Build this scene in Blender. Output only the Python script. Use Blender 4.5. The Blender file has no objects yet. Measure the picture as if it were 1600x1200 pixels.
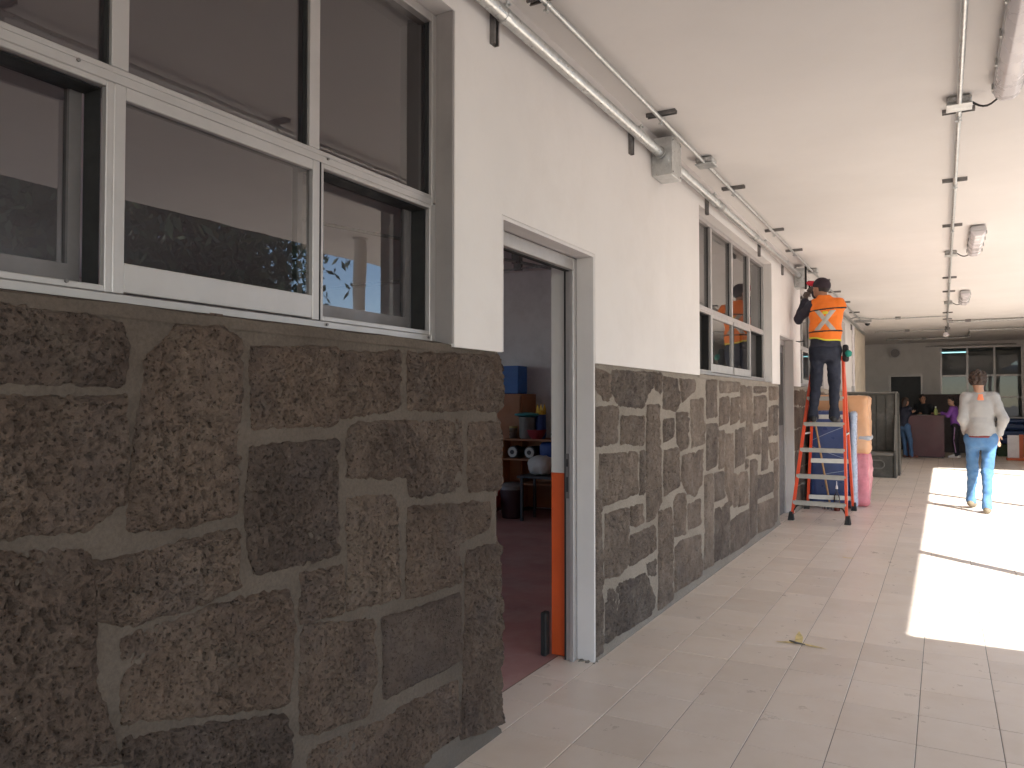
import bpy, math, random
import numpy as np
from mathutils import Vector, noise as mnoise

# ------------------------------------------------------------------ scene, camera, light
sc = bpy.context.scene
col = sc.collection
R = math.radians

CAM = (1.62, 0.0, 1.37)
YAW = math.atan2(673, 1200)
cam_d = bpy.data.cameras.new('camera')
cam_d.sensor_width = 36.0
cam_d.lens = 36.0 * 1200 / 1600
cam_d.clip_end = 2000
cam = bpy.data.objects.new('camera', cam_d)
col.objects.link(cam)
cam.location = CAM
cam.rotation_euler = (R(90) + math.atan2(30, 1200), 0, YAW)
sc.camera = cam

# sun: shadows run towards -x +y (from the open courtyard side, behind the camera's right shoulder)
SUN_H = Vector((0.745, -0.667, 0)).normalized()
SUN_EL = R(39.0)
world = bpy.data.worlds.new('World')
sc.world = world
world.use_nodes = True
nt = world.node_tree
nt.nodes.clear()
wo = nt.nodes.new('ShaderNodeOutputWorld')
bg = nt.nodes.new('ShaderNodeBackground')
sky = nt.nodes.new('ShaderNodeTexSky')
sky.sky_type = 'NISHITA'
sky.sun_disc = False
sky.sun_elevation = SUN_EL
sky.sun_rotation = math.atan2(SUN_H.x, SUN_H.y)
sky.altitude = 2000
sky.air_density = 1.0
sky.dust_density = 1.5
sky.ozone_density = 1.0
bg.inputs['Strength'].default_value = 0.15
nt.links.new(sky.outputs[0], bg.inputs[0])
nt.links.new(bg.outputs[0], wo.inputs[0])

sun_d = bpy.data.lights.new('sun', 'SUN')
sun_d.energy = 5.0
sun_d.angle = R(0.5)
sun_d.color = (1.0, 0.965, 0.925)
sun = bpy.data.objects.new('sun', sun_d)
col.objects.link(sun)
sdir = Vector((SUN_H.x * math.cos(SUN_EL), SUN_H.y * math.cos(SUN_EL), math.sin(SUN_EL)))
sun.rotation_euler = sdir.to_track_quat('Z', 'Y').to_euler()
sun.location = (20, -15, 25)

sc.view_settings.view_transform = 'Standard'
sc.view_settings.look = 'None'
sc.view_settings.exposure = 1.6
sc.view_settings.gamma = 1.0
sc.view_settings.use_curve_mapping = False
sc.render.engine = 'CYCLES'
sc.render.resolution_x = 1024
sc.render.resolution_y = 768
sc.cycles.max_bounces = 12
sc.cycles.diffuse_bounces = 8
sc.cycles.glossy_bounces = 6
sc.cycles.transparent_max_bounces = 16
sc.cycles.caustics_reflective = False
sc.cycles.caustics_refractive = False

rnd = random.Random(7)

# ------------------------------------------------------------------ materials
def node(nt, t, **kw):
    n = nt.nodes.new(t)
    for k, v in kw.items():
        setattr(n, k, v)
    return n

def noise_tex(nt, scale, detail=4, rough=0.55, vec=None):
    n = node(nt, 'ShaderNodeTexNoise')
    n.inputs['Scale'].default_value = scale
    n.inputs['Detail'].default_value = detail
    n.inputs['Roughness'].default_value = rough
    if vec is not None:
        nt.links.new(vec, n.inputs['Vector'])
    return n

def ramp(nt, fac, stops):
    r = node(nt, 'ShaderNodeValToRGB')
    el = r.color_ramp.elements
    while len(el) < len(stops):
        el.new(0.5)
    for e, (p, c) in zip(el, stops):
        e.position = p
        e.color = (c[0], c[1], c[2], 1) if hasattr(c, '__len__') else (c, c, c, 1)
    nt.links.new(fac, r.inputs[0])
    return r

def mixc(nt, a, b, fac, mode='MIX'):
    m = node(nt, 'ShaderNodeMix', data_type='RGBA', blend_type=mode)
    for s, v in ((6, a), (7, b)):
        if hasattr(v, 'is_output'):
            nt.links.new(v, m.inputs[s])
        else:
            m.inputs[s].default_value = (v[0], v[1], v[2], 1)
    if hasattr(fac, 'is_output'):
        nt.links.new(fac, m.inputs[0])
    else:
        m.inputs[0].default_value = fac
    return m.outputs[2]

MATS = {}
def new_mat(name):
    m = bpy.data.materials.new(name)
    m.use_nodes = True
    return m, m.node_tree, m.node_tree.nodes['Principled BSDF']

def mat(name, c, rough=0.6, metal=0.0, var=0.12, vscale=6.0, bump=0.0, bscale=60.0, rvar=0.12, island=0.0,
        objvar=0.0, sheen=0.0, dirt=None, dirt_amt=0.0, dirt_scale=3.0, transmission=0.0, coat=0.0):
    """plain surface with mottled colour, uneven gloss and fine relief"""
    if name in MATS:
        return MATS[name]
    m, nt, b = new_mat(name)
    tc = node(nt, 'ShaderNodeTexCoord').outputs['Object']
    n1 = noise_tex(nt, vscale, 5, 0.6, tc)
    dk = tuple(max(0, x * (1 - var)) for x in c)
    lt = tuple(min(1, x * (1 + var)) for x in c)
    base = ramp(nt, n1.outputs['Fac'], [(0.3, dk), (0.7, lt)]).outputs[0]
    if dirt is not None:
        n3 = noise_tex(nt, dirt_scale, 7, 0.7, tc)
        f = ramp(nt, n3.outputs['Fac'], [(0.48, 0.0), (0.72, dirt_amt)]).outputs[0]
        base = mixc(nt, base, dirt, f)
    if objvar or island:
        if island:
            rn = node(nt, 'ShaderNodeNewGeometry').outputs['Random Per Island']
            a = island
        else:
            rn = node(nt, 'ShaderNodeObjectInfo').outputs['Random']
            a = objvar
        k = ramp(nt, rn, [(0.0, 1 - a), (1.0, 1.0)]).outputs[0]
        base = mixc(nt, base, k, 1.0, 'MULTIPLY')
    nt.links.new(base, b.inputs['Base Color'])
    n2 = noise_tex(nt, vscale * 2.3, 4, 0.6, tc)
    rr = ramp(nt, n2.outputs['Fac'], [(0.3, max(0.03, rough - rvar)), (0.7, min(1, rough + rvar))])
    nt.links.new(rr.outputs[0], b.inputs['Roughness'])
    b.inputs['Metallic'].default_value = metal
    if transmission:
        b.inputs['Transmission Weight'].default_value = transmission
    if coat:
        b.inputs['Coat Weight'].default_value = coat
    if sheen:
        b.inputs['Sheen Weight'].default_value = sheen
    if bump:
        n4 = noise_tex(nt, bscale, 5, 0.6, tc)
        bp = node(nt, 'ShaderNodeBump')
        bp.inputs['Strength'].default_value = bump
        bp.inputs['Distance'].default_value = 0.01
        nt.links.new(n4.outputs['Fac'], bp.inputs['Height'])
        nt.links.new(bp.outputs[0], b.inputs['Normal'])
    MATS[name] = m
    return m

def node_shift(nt, v):
    n = node(nt, 'ShaderNodeMapping')
    n.inputs['Location'].default_value = (3.1, 7.7, 1.9)
    nt.links.new(v, n.inputs['Vector'])
    return n.outputs[0]

def stone_mat(name, c0, c1, c2, smear, smear_amt):
    m, nt, b = new_mat(name)
    tc = node(nt, 'ShaderNodeTexCoord').outputs['Object']
    rn = node(nt, 'ShaderNodeObjectInfo').outputs['Random']
    big = noise_tex(nt, 3.5, 6, 0.65, tc).outputs['Fac']
    base = ramp(nt, big, [(0.28, c0), (0.5, c1), (0.72, c2)]).outputs[0]
    # per-stone tone
    tone = ramp(nt, rn, [(0.0, (0.74, 0.72, 0.73)), (0.35, (0.95, 0.90, 0.88)), (0.7, (1.12, 1.05, 1.0)), (1.0, (1.22, 1.18, 1.14))]).outputs[0]
    base = mixc(nt, base, tone, 1.0, 'MULTIPLY')
    # shade in pores and dark mineral grain, put into the colour
    fine = noise_tex(nt, 44, 8, 0.78, tc).outputs['Fac']
    base = mixc(nt, base, ramp(nt, fine, [(0.34, 0.26), (0.45, 0.95), (0.70, 1.28)]).outputs[0], 0.62, 'MULTIPLY')
    # pale crystals and cement smears
    vor = node(nt, 'ShaderNodeTexVoronoi')
    vor.inputs['Scale'].default_value = 55
    nt.links.new(tc, vor.inputs['Vector'])
    fl = ramp(nt, vor.outputs['Distance'], [(0.06, 1.0), (0.12, 0.0)]).outputs[0]
    gate = ramp(nt, noise_tex(nt, 14, 3, 0.5, tc).outputs['Fac'], [(0.55, 0.0), (0.68, 0.75)]).outputs[0]
    fl = mixc(nt, fl, gate, 1.0, 'MULTIPLY')
    base = mixc(nt, base, (0.33, 0.29, 0.25), fl)
    sm = ramp(nt, noise_tex(nt, 6, 8, 0.72, tc).outputs['Fac'], [(0.54, 0.0), (0.76, smear_amt)]).outputs[0]
    base = mixc(nt, base, smear, sm)
    pu = ramp(nt, noise_tex(nt, 4.2, 5, 0.6, node_shift(nt, tc)).outputs['Fac'], [(0.50, 0.0), (0.70, 0.38)]).outputs[0]
    base = mixc(nt, base, (0.098, 0.082, 0.084), pu)
    nt.links.new(base, b.inputs['Base Color'])
    b.inputs['Roughness'].default_value = 0.93
    b.inputs['Specular IOR Level'].default_value = 0.25
    mid = noise_tex(nt, 38, 8, 0.72, tc).outputs['Fac']
    pit = node(nt, 'ShaderNodeTexVoronoi')
    pit.inputs['Scale'].default_value = 85
    pit.inputs['Randomness'].default_value = 1
    nt.links.new(tc, pit.inputs['Vector'])
    pr = ramp(nt, pit.outputs['Distance'], [(0.1, 0.0), (0.35, 1.0)]).outputs[0]
    hh = mixc(nt, mid, pr, 0.4)
    bp = node(nt, 'ShaderNodeBump')
    bp.inputs['Strength'].default_value = 1.0
    bp.inputs['Distance'].default_value = 0.035
    nt.links.new(hh, bp.inputs['Height'])
    nt.links.new(bp.outputs[0], b.inputs['Normal'])
    return m

def mortar_mat(name, lo_c, hi_c):
    m, nt, b = new_mat(name)
    tc = node(nt, 'ShaderNodeTexCoord').outputs['Object']
    big = noise_tex(nt, 2.2, 7, 0.65, tc).outputs['Fac']
    base = ramp(nt, big, [(0.3, lo_c), (0.7, hi_c)]).outputs[0]
    fine = noise_tex(nt, 90, 5, 0.7, tc).outputs['Fac']
    base = mixc(nt, base, ramp(nt, fine, [(0.3, 0.72), (0.6, 1.12)]).outputs[0], 0.8, 'MULTIPLY')
    # damp grey cement low down along the floor joint, with a broken outline of its own
    sep = node(nt, 'ShaderNodeSeparateXYZ')
    nt.links.new(tc, sep.inputs[0])
    nz = noise_tex(nt, 7, 5, 0.6, tc).outputs['Fac']
    ad = node(nt, 'ShaderNodeMath', operation='MULTIPLY_ADD')
    nt.links.new(nz, ad.inputs[0])
    ad.inputs[1].default_value = -0.16
    nt.links.new(sep.outputs[2], ad.inputs[2])
    lo = ramp(nt, ad.outputs[0], [(0.0, 0.35), (0.02, 0.0)]).outputs[0]
    base = mixc(nt, base, (0.19, 0.172, 0.155), lo)
    nt.links.new(base, b.inputs['Base Color'])
    b.inputs['Roughness'].default_value = 0.95
    b.inputs['Specular IOR Level'].default_value = 0.2
    bp = node(nt, 'ShaderNodeBump')
    bp.inputs['Strength'].default_value = 0.55
    bp.inputs['Distance'].default_value = 0.008
    nt.links.new(noise_tex(nt, 55, 8, 0.7, tc).outputs['Fac'], bp.inputs['Height'])
    nt.links.new(bp.outputs[0], b.inputs['Normal'])
    return m

def tile_mat(name, island):
    m, nt, b = new_mat(name)
    geo = node(nt, 'ShaderNodeNewGeometry')
    pos = geo.outputs['Position']
    rn = geo.outputs['Random Per Island'] if island else node(nt, 'ShaderNodeObjectInfo').outputs['Random']
    n1 = noise_tex(nt, 4.5, 6, 0.6, pos).outputs['Fac']
    base = ramp(nt, n1, [(0.25, (0.765, 0.675, 0.575)), (0.5, (0.81, 0.725, 0.63)), (0.78, (0.84, 0.765, 0.68))]).outputs[0]
    base = mixc(nt, base, ramp(nt, rn, [(0.0, (0.90, 0.885, 0.87)), (1.0, (1.04, 1.03, 1.02))]).outputs[0], 1.0, 'MULTIPLY')
    # dusty footprints and dried slurry
    d = ramp(nt, noise_tex(nt, 1.6, 9, 0.72, pos).outputs['Fac'], [(0.45, 0.0), (0.75, 0.45)]).outputs[0]
    base = mixc(nt, base, (0.82, 0.765, 0.70), d)
    d2 = ramp(nt, noise_tex(nt, 5.0, 8, 0.75, pos).outputs['Fac'], [(0.60, 0.0), (0.82, 0.22)]).outputs[0]
    base = mixc(nt, base, (0.63, 0.54, 0.45), d2)
    nt.links.new(base, b.inputs['Base Color'])
    rr = ramp(nt, noise_tex(nt, 7, 6, 0.7, pos).outputs['Fac'], [(0.3, 0.24), (0.7, 0.45)]).outputs[0]
    nt.links.new(rr, b.inputs['Roughness'])
    bp = node(nt, 'ShaderNodeBump')
    bp.inputs['Strength'].default_value = 0.12
    bp.inputs['Distance'].default_value = 0.004
    nt.links.new(noise_tex(nt, 120, 3, 0.6, pos).outputs['Fac'], bp.inputs['Height'])
    nt.links.new(bp.outputs[0], b.inputs['Normal'])
    return m

def glass_mat(name, ior, tint):
    m = bpy.data.materials.new(name)
    m.use_nodes = True
    nt = m.node_tree
    nt.nodes.clear()
    out = node(nt, 'ShaderNodeOutputMaterial')
    mx = node(nt, 'ShaderNodeMixShader')
    fr = node(nt, 'ShaderNodeFresnel')
    fr.inputs['IOR'].default_value = ior
    tr = node(nt, 'ShaderNodeBsdfTransparent')
    tr.inputs[0].default_value = (*tint, 1)
    gl = node(nt, 'ShaderNodeBsdfGlossy')
    gl.inputs['Roughness'].default_value = 0.012
    gl.inputs['Color'].default_value = (0.93, 0.93, 0.93, 1)
    tc = node(nt, 'ShaderNodeTexCoord').outputs['Object']
    bp = node(nt, 'ShaderNodeBump')
    bp.inputs['Strength'].default_value = 0.05
    bp.inputs['Distance'].default_value = 0.01
    nt.links.new(noise_tex(nt, 2.5, 2, 0.5, tc).outputs['Fac'], bp.inputs['Height'])
    nt.links.new(bp.outputs[0], gl.inputs['Normal'])
    nt.links.new(fr.outputs[0], mx.inputs[0])
    nt.links.new(tr.outputs[0], mx.inputs[1])
    nt.links.new(gl.outputs[0], mx.inputs[2])
    nt.links.new(mx.outputs[0], out.inputs[0])
    return m

def emit_mat(name, c, s):
    m = bpy.data.materials.new(name)
    m.use_nodes = True
    nt = m.node_tree
    nt.nodes.clear()
    out = node(nt, 'ShaderNodeOutputMaterial')
    e = node(nt, 'ShaderNodeEmission')
    e.inputs[0].default_value = (*c, 1)
    e.inputs[1].default_value = s
    nt.links.new(e.outputs[0], out.inputs[0])
    return m

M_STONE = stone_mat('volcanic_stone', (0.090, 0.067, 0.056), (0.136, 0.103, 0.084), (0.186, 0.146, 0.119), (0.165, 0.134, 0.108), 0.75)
M_STONE_DUSTY_LIT = stone_mat('dusty_lit_volcanic_stone', (0.130, 0.107, 0.092), (0.190, 0.160, 0.138), (0.265, 0.228, 0.198), (0.30, 0.268, 0.238), 0.65)  # dusty copy, brighter light on that wall stretch put into its colours
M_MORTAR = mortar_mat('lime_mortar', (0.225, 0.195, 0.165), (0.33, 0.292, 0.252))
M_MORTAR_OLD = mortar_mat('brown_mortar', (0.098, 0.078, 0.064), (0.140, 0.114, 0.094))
M_TILE = tile_mat('beige_tile', False)
M_TILE_FAR = tile_mat('beige_tile_far', True)
M_GLASS = glass_mat('tinted_glass', 2.15, (0.42, 0.42, 0.41))
M_PLASTER = mat('white_plaster', (0.76, 0.725, 0.71), 0.75, var=0.035, vscale=1.3, bump=0.10, bscale=26, dirt=(0.66, 0.615, 0.59), dirt_amt=0.42, dirt_scale=1.4)
M_CEIL = mat('ceiling_paint', (0.79, 0.76, 0.74), 0.8, var=0.03, vscale=0.9, bump=0.08, bscale=18, dirt=(0.68, 0.64, 0.61), dirt_amt=0.22, dirt_scale=0.8)
M_ALU = mat('satin_aluminium', (0.47, 0.445, 0.435), 0.42, metal=0.5, var=0.05, vscale=9, rvar=0.08, bump=0.03, bscale=90)
M_ALU_DARK = mat('dark_aluminium', (0.20, 0.185, 0.185), 0.5, metal=0.5, var=0.08, vscale=9)
M_GASKET = mat('black_gasket', (0.015, 0.015, 0.015), 0.6)
M_SCREEN = mat('insect_screen', (0.055, 0.05, 0.048), 0.7, var=0.15, vscale=3)
M_GALV = mat('galvanised_steel', (0.60, 0.61, 0.60), 0.36, metal=0.85, var=0.14, vscale=22, rvar=0.12, bump=0.04, bscale=60)
M_GALV_DULL = mat('weathered_zinc', (0.40, 0.40, 0.39), 0.5, metal=0.7, var=0.25, vscale=30, rvar=0.12)
M_STRUT = mat('strut_channel_steel', (0.20, 0.19, 0.185), 0.5, metal=0.6, var=0.25, vscale=25)
M_CAST = mat('cast_aluminium', (0.50, 0.50, 0.49), 0.55, metal=0.6, var=0.35, vscale=55, bump=0.3, bscale=90)

# ------------------------------------------------------------------ mesh helpers
WL = {}
def worldloc(o):
    return WL.get(o.name, Vector((0, 0, 0)))

def tag(o, label=None, cat=None, group=None, kind=None):
    if label: o['label'] = label
    if cat: o['category'] = cat
    if group: o['group'] = group
    if kind: o['kind'] = kind
    return o

def thing(name, loc, label, cat, group=None):
    o = bpy.data.objects.new(name, None)
    o.empty_display_size = 0.1
    col.objects.link(o)
    o.location = loc
    WL[o.name] = Vector(loc)
    return tag(o, label, cat, group)

class MB:
    def __init__(s):
        s.v = []; s.f = []; s.mi = []
    def add(s, vs, fs, mi=0):
        n = len(s.v)
        s.v += [tuple(p) for p in vs]
        s.f += [tuple(i + n for i in f) for f in fs]
        s.mi += [mi] * len(fs)
        return s
    def box(s, x0, x1, y0, y1, z0, z1, mi=0, bev=0.0):
        if bev <= 0:
            vs = [(x, y, z) for z in (z0, z1) for y in (y0, y1) for x in (x0, x1)]
            return s.add(vs, [(0, 2, 3, 1), (4, 5, 7, 6), (0, 1, 5, 4), (2, 6, 7, 3), (0, 4, 6, 2), (1, 3, 7, 5)], mi)
        b = min(bev, (x1 - x0) * .45, (y1 - y0) * .45, (z1 - z0) * .45)
        # chamfered box: each corner gives three points
        xs, ys, zs = (x0, x1), (y0, y1), (z0, z1)
        idx = {}; vs = []
        for i in (0, 1):
            for j in (0, 1):
                for k in (0, 1):
                    dx, dy, dz = (b if i == 0 else -b), (b if j == 0 else -b), (b if k == 0 else -b)
                    for a in range(3):
                        idx[(i, j, k, a)] = len(vs)
                        vs.append((xs[i] + (0 if a == 0 else dx), ys[j] + (0 if a == 1 else dy), zs[k] + (0 if a == 2 else dz)))
        fs = []
        I = lambda i, j, k, a: idx[(i, j, k, a)]
        for i in (0, 1):
            q = [I(i, 0, 0, 0), I(i, 1, 0, 0), I(i, 1, 1, 0), I(i, 0, 1, 0)]; fs.append(q if i else q[::-1])
            q = [I(0, i, 0, 1), I(1, i, 0, 1), I(1, i, 1, 1), I(0, i, 1, 1)]; fs.append(q[::-1] if i else q)
            q = [I(0, 0, i, 2), I(1, 0, i, 2), I(1, 1, i, 2), I(0, 1, i, 2)]; fs.append(q if i else q[::-1])
        for j in (0, 1):
            for k in (0, 1):
                q = [I(0, j, k, 1), I(1, j, k, 1), I(1, j, k, 2), I(0, j, k, 2)]; fs.append(q if (j ^ k) == 0 and False else q)
                q = [I(j, 0, k, 0), I(j, 1, k, 0), I(j, 1, k, 2), I(j, 0, k, 2)]; fs.append(q)
                q = [I(j, k, 0, 0), I(j, k, 1, 0), I(j, k, 1, 1), I(j, k, 0, 1)]; fs.append(q)
        for i in (0, 1):
            for j in (0, 1):
                for k in (0, 1):
                    fs.append([I(i, j, k, 0), I(i, j, k, 1), I(i, j, k, 2)])
        return s.add(vs, fs, mi)
    def obox(s, c, ax, ay, az, mi=0):
        """box from centre and three half-axis vectors"""
        c, ax, ay, az = map(Vector, (c, ax, ay, az))
        vs = [c + ax * i + ay * j + az * k for k in (-1, 1) for j in (-1, 1) for i in (-1, 1)]
        return s.add(vs, [(0, 2, 3, 1), (4, 5, 7, 6), (0, 1, 5, 4), (2, 6, 7, 3), (0, 4, 6, 2), (1, 3, 7, 5)], mi)
    def beam(s, p, q, wx, wy, mi=0, up=(0, 0, 1)):
        p, q = Vector(p), Vector(q)
        d = (q - p); L = d.length; d.normalize()
        u = d.cross(Vector(up))
        if u.length < 1e-4: u = d.cross(Vector((1, 0, 0)))
        u.normalize(); w = u.cross(d)
        return s.obox((p + q) / 2, u * wx / 2, d * L / 2, w * wy / 2, mi)
    def tube(s, pts, r, seg=10, mi=0, cap=True):
        pts = [Vector(p) for p in pts]
        rs = r if hasattr(r, '__len__') else [r] * len(pts)
        n0 = len(s.v); rings = []
        prev = None
        for i, p in enumerate(pts):
            d = (pts[min(i + 1, len(pts) - 1)] - pts[max(i - 1, 0)]).normalized()
            if prev is None:
                u = d.orthogonal().normalized()
            else:
                u = (prev - d * prev.dot(d)).normalized()
            prev = u
            w = d.cross(u)
            rings.append([p + (u * math.cos(2 * math.pi * k / seg) + w * math.sin(2 * math.pi * k / seg)) * rs[i] for k in range(seg)])
        vs = [v for rg in rings for v in rg]
        fs = []
        for i in range(len(pts) - 1):
            for k in range(seg):
                a, b = i * seg + k, i * seg + (k + 1) % seg
                fs.append((a, b, b + seg, a + seg))
        if cap:
            fs.append(tuple(range(seg))[::-1])
            fs.append(tuple(range((len(pts) - 1) * seg, len(pts) * seg)))
        return s.add(vs, fs, mi)
    def lathe(s, c, prof, seg=16, mi=0):
        """prof: (radius, z) upwards round a vertical axis"""
        vs = []; fs = []
        for r, z in prof:
            for k in range(seg):
                a = 2 * math.pi * k / seg
                vs.append((c[0] + r * math.cos(a), c[1] + r * math.sin(a), c[2] + z))
        for i in range(len(prof) - 1):
            for k in range(seg):
                a, b = i * seg + k, i * seg + (k + 1) % seg
                fs.append((a, b, b + seg, a + seg))
        fs.append(tuple(range(seg))[::-1])
        fs.append(tuple(range((len(prof) - 1) * seg, len(prof) * seg)))
        return s.add(vs, fs, mi)
    def prism(s, poly, axis, a0, a1, mi=0):
        """poly of 2-D points extruded along axis (0,1,2); 2-D axes are the remaining ones in order"""
        n = len(poly); vs = []
        for a in (a0, a1):
            for p in poly:
                q = [p[0], p[1]]; q.insert(axis, a); vs.append(tuple(q))
        fs = [tuple(range(n))[::-1], tuple(range(n, 2 * n))]
        for i in range(n):
            j = (i + 1) % n
            fs.append((i, j, j + n, i + n))
        return s.add(vs, fs, mi)
    def build(s, name, mats, parent=None, smooth=False, base=None, bevel=0.0, fixn=True):
        """vertices are in world space; the object's origin is its parent's, or its own base point"""
        V = np.array(s.v, dtype=float)
        if parent is not None:
            org = worldloc(parent)
        elif base is not None:
            org = Vector(base)
        else:
            lo, hi = V.min(0), V.max(0)
            org = Vector(((lo[0] + hi[0]) / 2, (lo[1] + hi[1]) / 2, lo[2]))
        V = V - np.array(org)
        me = bpy.data.meshes.new(name)
        me.from_pydata(V.tolist(), [], s.f)
        if not isinstance(mats, (list, tuple)): mats = [mats]
        for m in mats: me.materials.append(m)
        if len(mats) > 1:
            me.polygons.foreach_set('material_index', s.mi)
        if fixn:
            import bmesh
            bm = bmesh.new(); bm.from_mesh(me)
            bmesh.ops.recalc_face_normals(bm, faces=bm.faces)
            if bevel:
                ed = [e for e in bm.edges if len(e.link_faces) == 2 and e.calc_face_angle(0) > 0.6]
                bmesh.ops.bevel(bm, geom=ed, offset=bevel, segments=2, affect='EDGES', profile=0.6, clamp_overlap=True)
            bm.to_mesh(me); bm.free()
        if smooth:
            me.polygons.foreach_set('use_smooth', [True] * len(me.polygons))
            if smooth != 'all':
                try: me.set_sharp_from_angle(angle=R(40))
                except Exception: pass
        o = bpy.data.objects.new(name, me)
        col.objects.link(o)
        if parent is not None:
            o.parent = parent
        else:
            o.location = org
        WL[o.name] = Vector(org)
        return o

def copy_thing(o, delta, label=None):
    """copy a top-level thing with its parts and sub-parts, moved by delta"""
    def rec(a, par):
        c = a.copy(); col.objects.link(c)
        if par is not None: c.parent = par
        WL[c.name] = worldloc(a) + Vector(delta)
        for ch in list(a.children): rec(ch, c)
        return c
    c = rec(o, None)
    c.location = Vector(o.location) + Vector(delta)
    if label: c['label'] = label
    return c

def solid_grid(mb, cuts, inside, mi=0):
    """boxes of a 3-D grid, only outer faces: one clean solid with openings"""
    X, Y, Z = cuts
    nx, ny, nz = len(X) - 1, len(Y) - 1, len(Z) - 1
    S = np.zeros((nx + 2, ny + 2, nz + 2), bool)
    for i in range(nx):
        for j in range(ny):
            for k in range(nz):
                S[i + 1, j + 1, k + 1] = inside((X[i] + X[i + 1]) / 2, (Y[j] + Y[j + 1]) / 2, (Z[k] + Z[k + 1]) / 2)
    vid = {}
    def vv(i, j, k):
        key = (i, j, k)
        if key not in vid:
            vid[key] = len(mb.v); mb.v.append((X[i], Y[j], Z[k]))
        return vid[key]
    for i in range(nx):
        for j in range(ny):
            for k in range(nz):
                if not S[i + 1, j + 1, k + 1]: continue
                I, J, K = i + 1, j + 1, k + 1
                fs = []
                if not S[I - 1, J, K]: fs.append([(i, j, k), (i, j, k + 1), (i, j + 1, k + 1), (i, j + 1, k)])
                if not S[I + 1, J, K]: fs.append([(i + 1, j, k), (i + 1, j + 1, k), (i + 1, j + 1, k + 1), (i + 1, j, k + 1)])
                if not S[I, J - 1, K]: fs.append([(i, j, k), (i + 1, j, k), (i + 1, j, k + 1), (i, j, k + 1)])
                if not S[I, J + 1, K]: fs.append([(i, j + 1, k), (i, j + 1, k + 1), (i + 1, j + 1, k + 1), (i + 1, j + 1, k)])
                if not S[I, J, K - 1]: fs.append([(i, j, k), (i, j + 1, k), (i + 1, j + 1, k), (i + 1, j, k)])
                if not S[I, J, K + 1]: fs.append([(i, j, k + 1), (i + 1, j, k + 1), (i + 1, j + 1, k + 1), (i, j + 1, k + 1)])
                for f in fs:
                    mb.f.append(tuple(vv(*q) for q in f)); mb.mi.append(mi)

# ------------------------------------------------------------------ ground, floor, ceiling
ZC = 3.12            # ceiling
W_EDGE = 4.3         # open edge of the corridor
Y_END = 25.2

M_COURT = mat('courtyard_concrete', (0.40, 0.36, 0.31), 0.9, var=0.15, vscale=0.6, bump=0.2, bscale=12, dirt=(0.25, 0.22, 0.18), dirt_amt=0.5, dirt_scale=0.5)
mb = MB()
mb.add([(W_EDGE + .12, -300, -.14), (300, -300, -.14), (300, 300, -.14), (W_EDGE + .12, 300, -.14)], [(0, 1, 2, 3)])
mb.add([(-300, 40, -.14), (W_EDGE + .12, 40, -.14), (W_EDGE + .12, 300, -.14), (-300, 300, -.14)], [(0, 1, 2, 3)])
mb.add([(-300, -300, -.14), (W_EDGE + .12, -300, -.14), (W_EDGE + .12, -9, -.14), (-300, -9, -.14)], [(0, 1, 2, 3)])
mb.add([(-300, -9, -.14), (-9.2, -9, -.14), (-9.2, 40, -.14), (-300, 40, -.14)], [(0, 1, 2, 3)])
tag(mb.build('courtyard_ground', M_COURT, base=(0, 0, 0)), kind='structure')

# grout bed under the tiles; the tiles are laid 2 mm proud of it
M_GROUT = mat('tile_grout', (0.25, 0.21, 0.175), 0.9, var=0.2, vscale=4, bump=0.1)
mb = MB()
mb.box(-.005, W_EDGE + .12, -9, 33.0, -.3, -.0022)
mb.box(-6, -.005, 20.0, 33.0, -.3, -.0022)
mb.box(-.225, -.005, 2.79, 3.80, -.3, -.0022)
mb.box(-.225, -.005, 9.14, 10.10, -.3, -.0022)
floor = tag(mb.build('floor', M_GROUT, base=(0, 0, 0)), kind='structure')
TX, TY, GAP = 0.302, 0.334, 0.0016
def tile_mesh(name, x0, x1, y0, y1):
    m = MB(); b = 0.0014
    a0, a1, c0, c1 = x0 + GAP, x1 - GAP, y0 + GAP, y1 - GAP
    m.add([(a0, c0, -.004), (a1, c0, -.004), (a1, c1, -.004), (a0, c1, -.004),
           (a0, c0, -b), (a1, c0, -b), (a1, c1, -b), (a0, c1, -b),
           (a0 + b, c0 + b, 0), (a1 - b, c0 + b, 0), (a1 - b, c1 - b, 0), (a0 + b, c1 - b, 0)],
          [(0, 1, 5, 4), (1, 2, 6, 5), (2, 3, 7, 6), (3, 0, 4, 7), (4, 5, 9, 8), (5, 6, 10, 9), (6, 7, 11, 10), (7, 4, 8, 11), (8, 9, 10, 11)])
    return m
cells = []
for i in range(-20, 15):
    for j in range(-27, 96):
        x0, y0 = i * TX, 2.845 + j * TY - 8 * TY
        x1, y1 = x0 + TX, y0 + TY
        if i < 0 and y0 < 20.02: continue
        if x1 > W_EDGE + .13: continue
        cells.append((x0, y0))
def view_size(c):
    # rough projected size, for choosing the pieces that show largest
    dx, dy = c[0] + .15 - CAM[0], c[1] + .16 - CAM[1]
    dep = -math.sin(YAW) * dx + math.cos(YAW) * dy
    lat = math.cos(YAW) * dx + math.sin(YAW) * dy
    if dep < 1.6 or abs(lat) > dep * .72 + .3 or dep < 2.55: return 0
    return 1.0 / dep ** 3
cells.sort(key=view_size, reverse=True)
tm = tile_mesh('tile', 0, TX, 0, TY)
proto = None
for c in cells[:296]:
    dz = rnd.uniform(-.0006, .0005)
    if proto is None:
        proto = tm.build('tile', M_TILE, floor)
        o = proto
    else:
        o = proto.copy(); col.objects.link(o)
    o.location = (c[0], c[1], dz)
    o.rotation_euler = (rnd.uniform(-.0012, .0012), rnd.uniform(-.0012, .0012), 0)
mb = MB()
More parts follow.
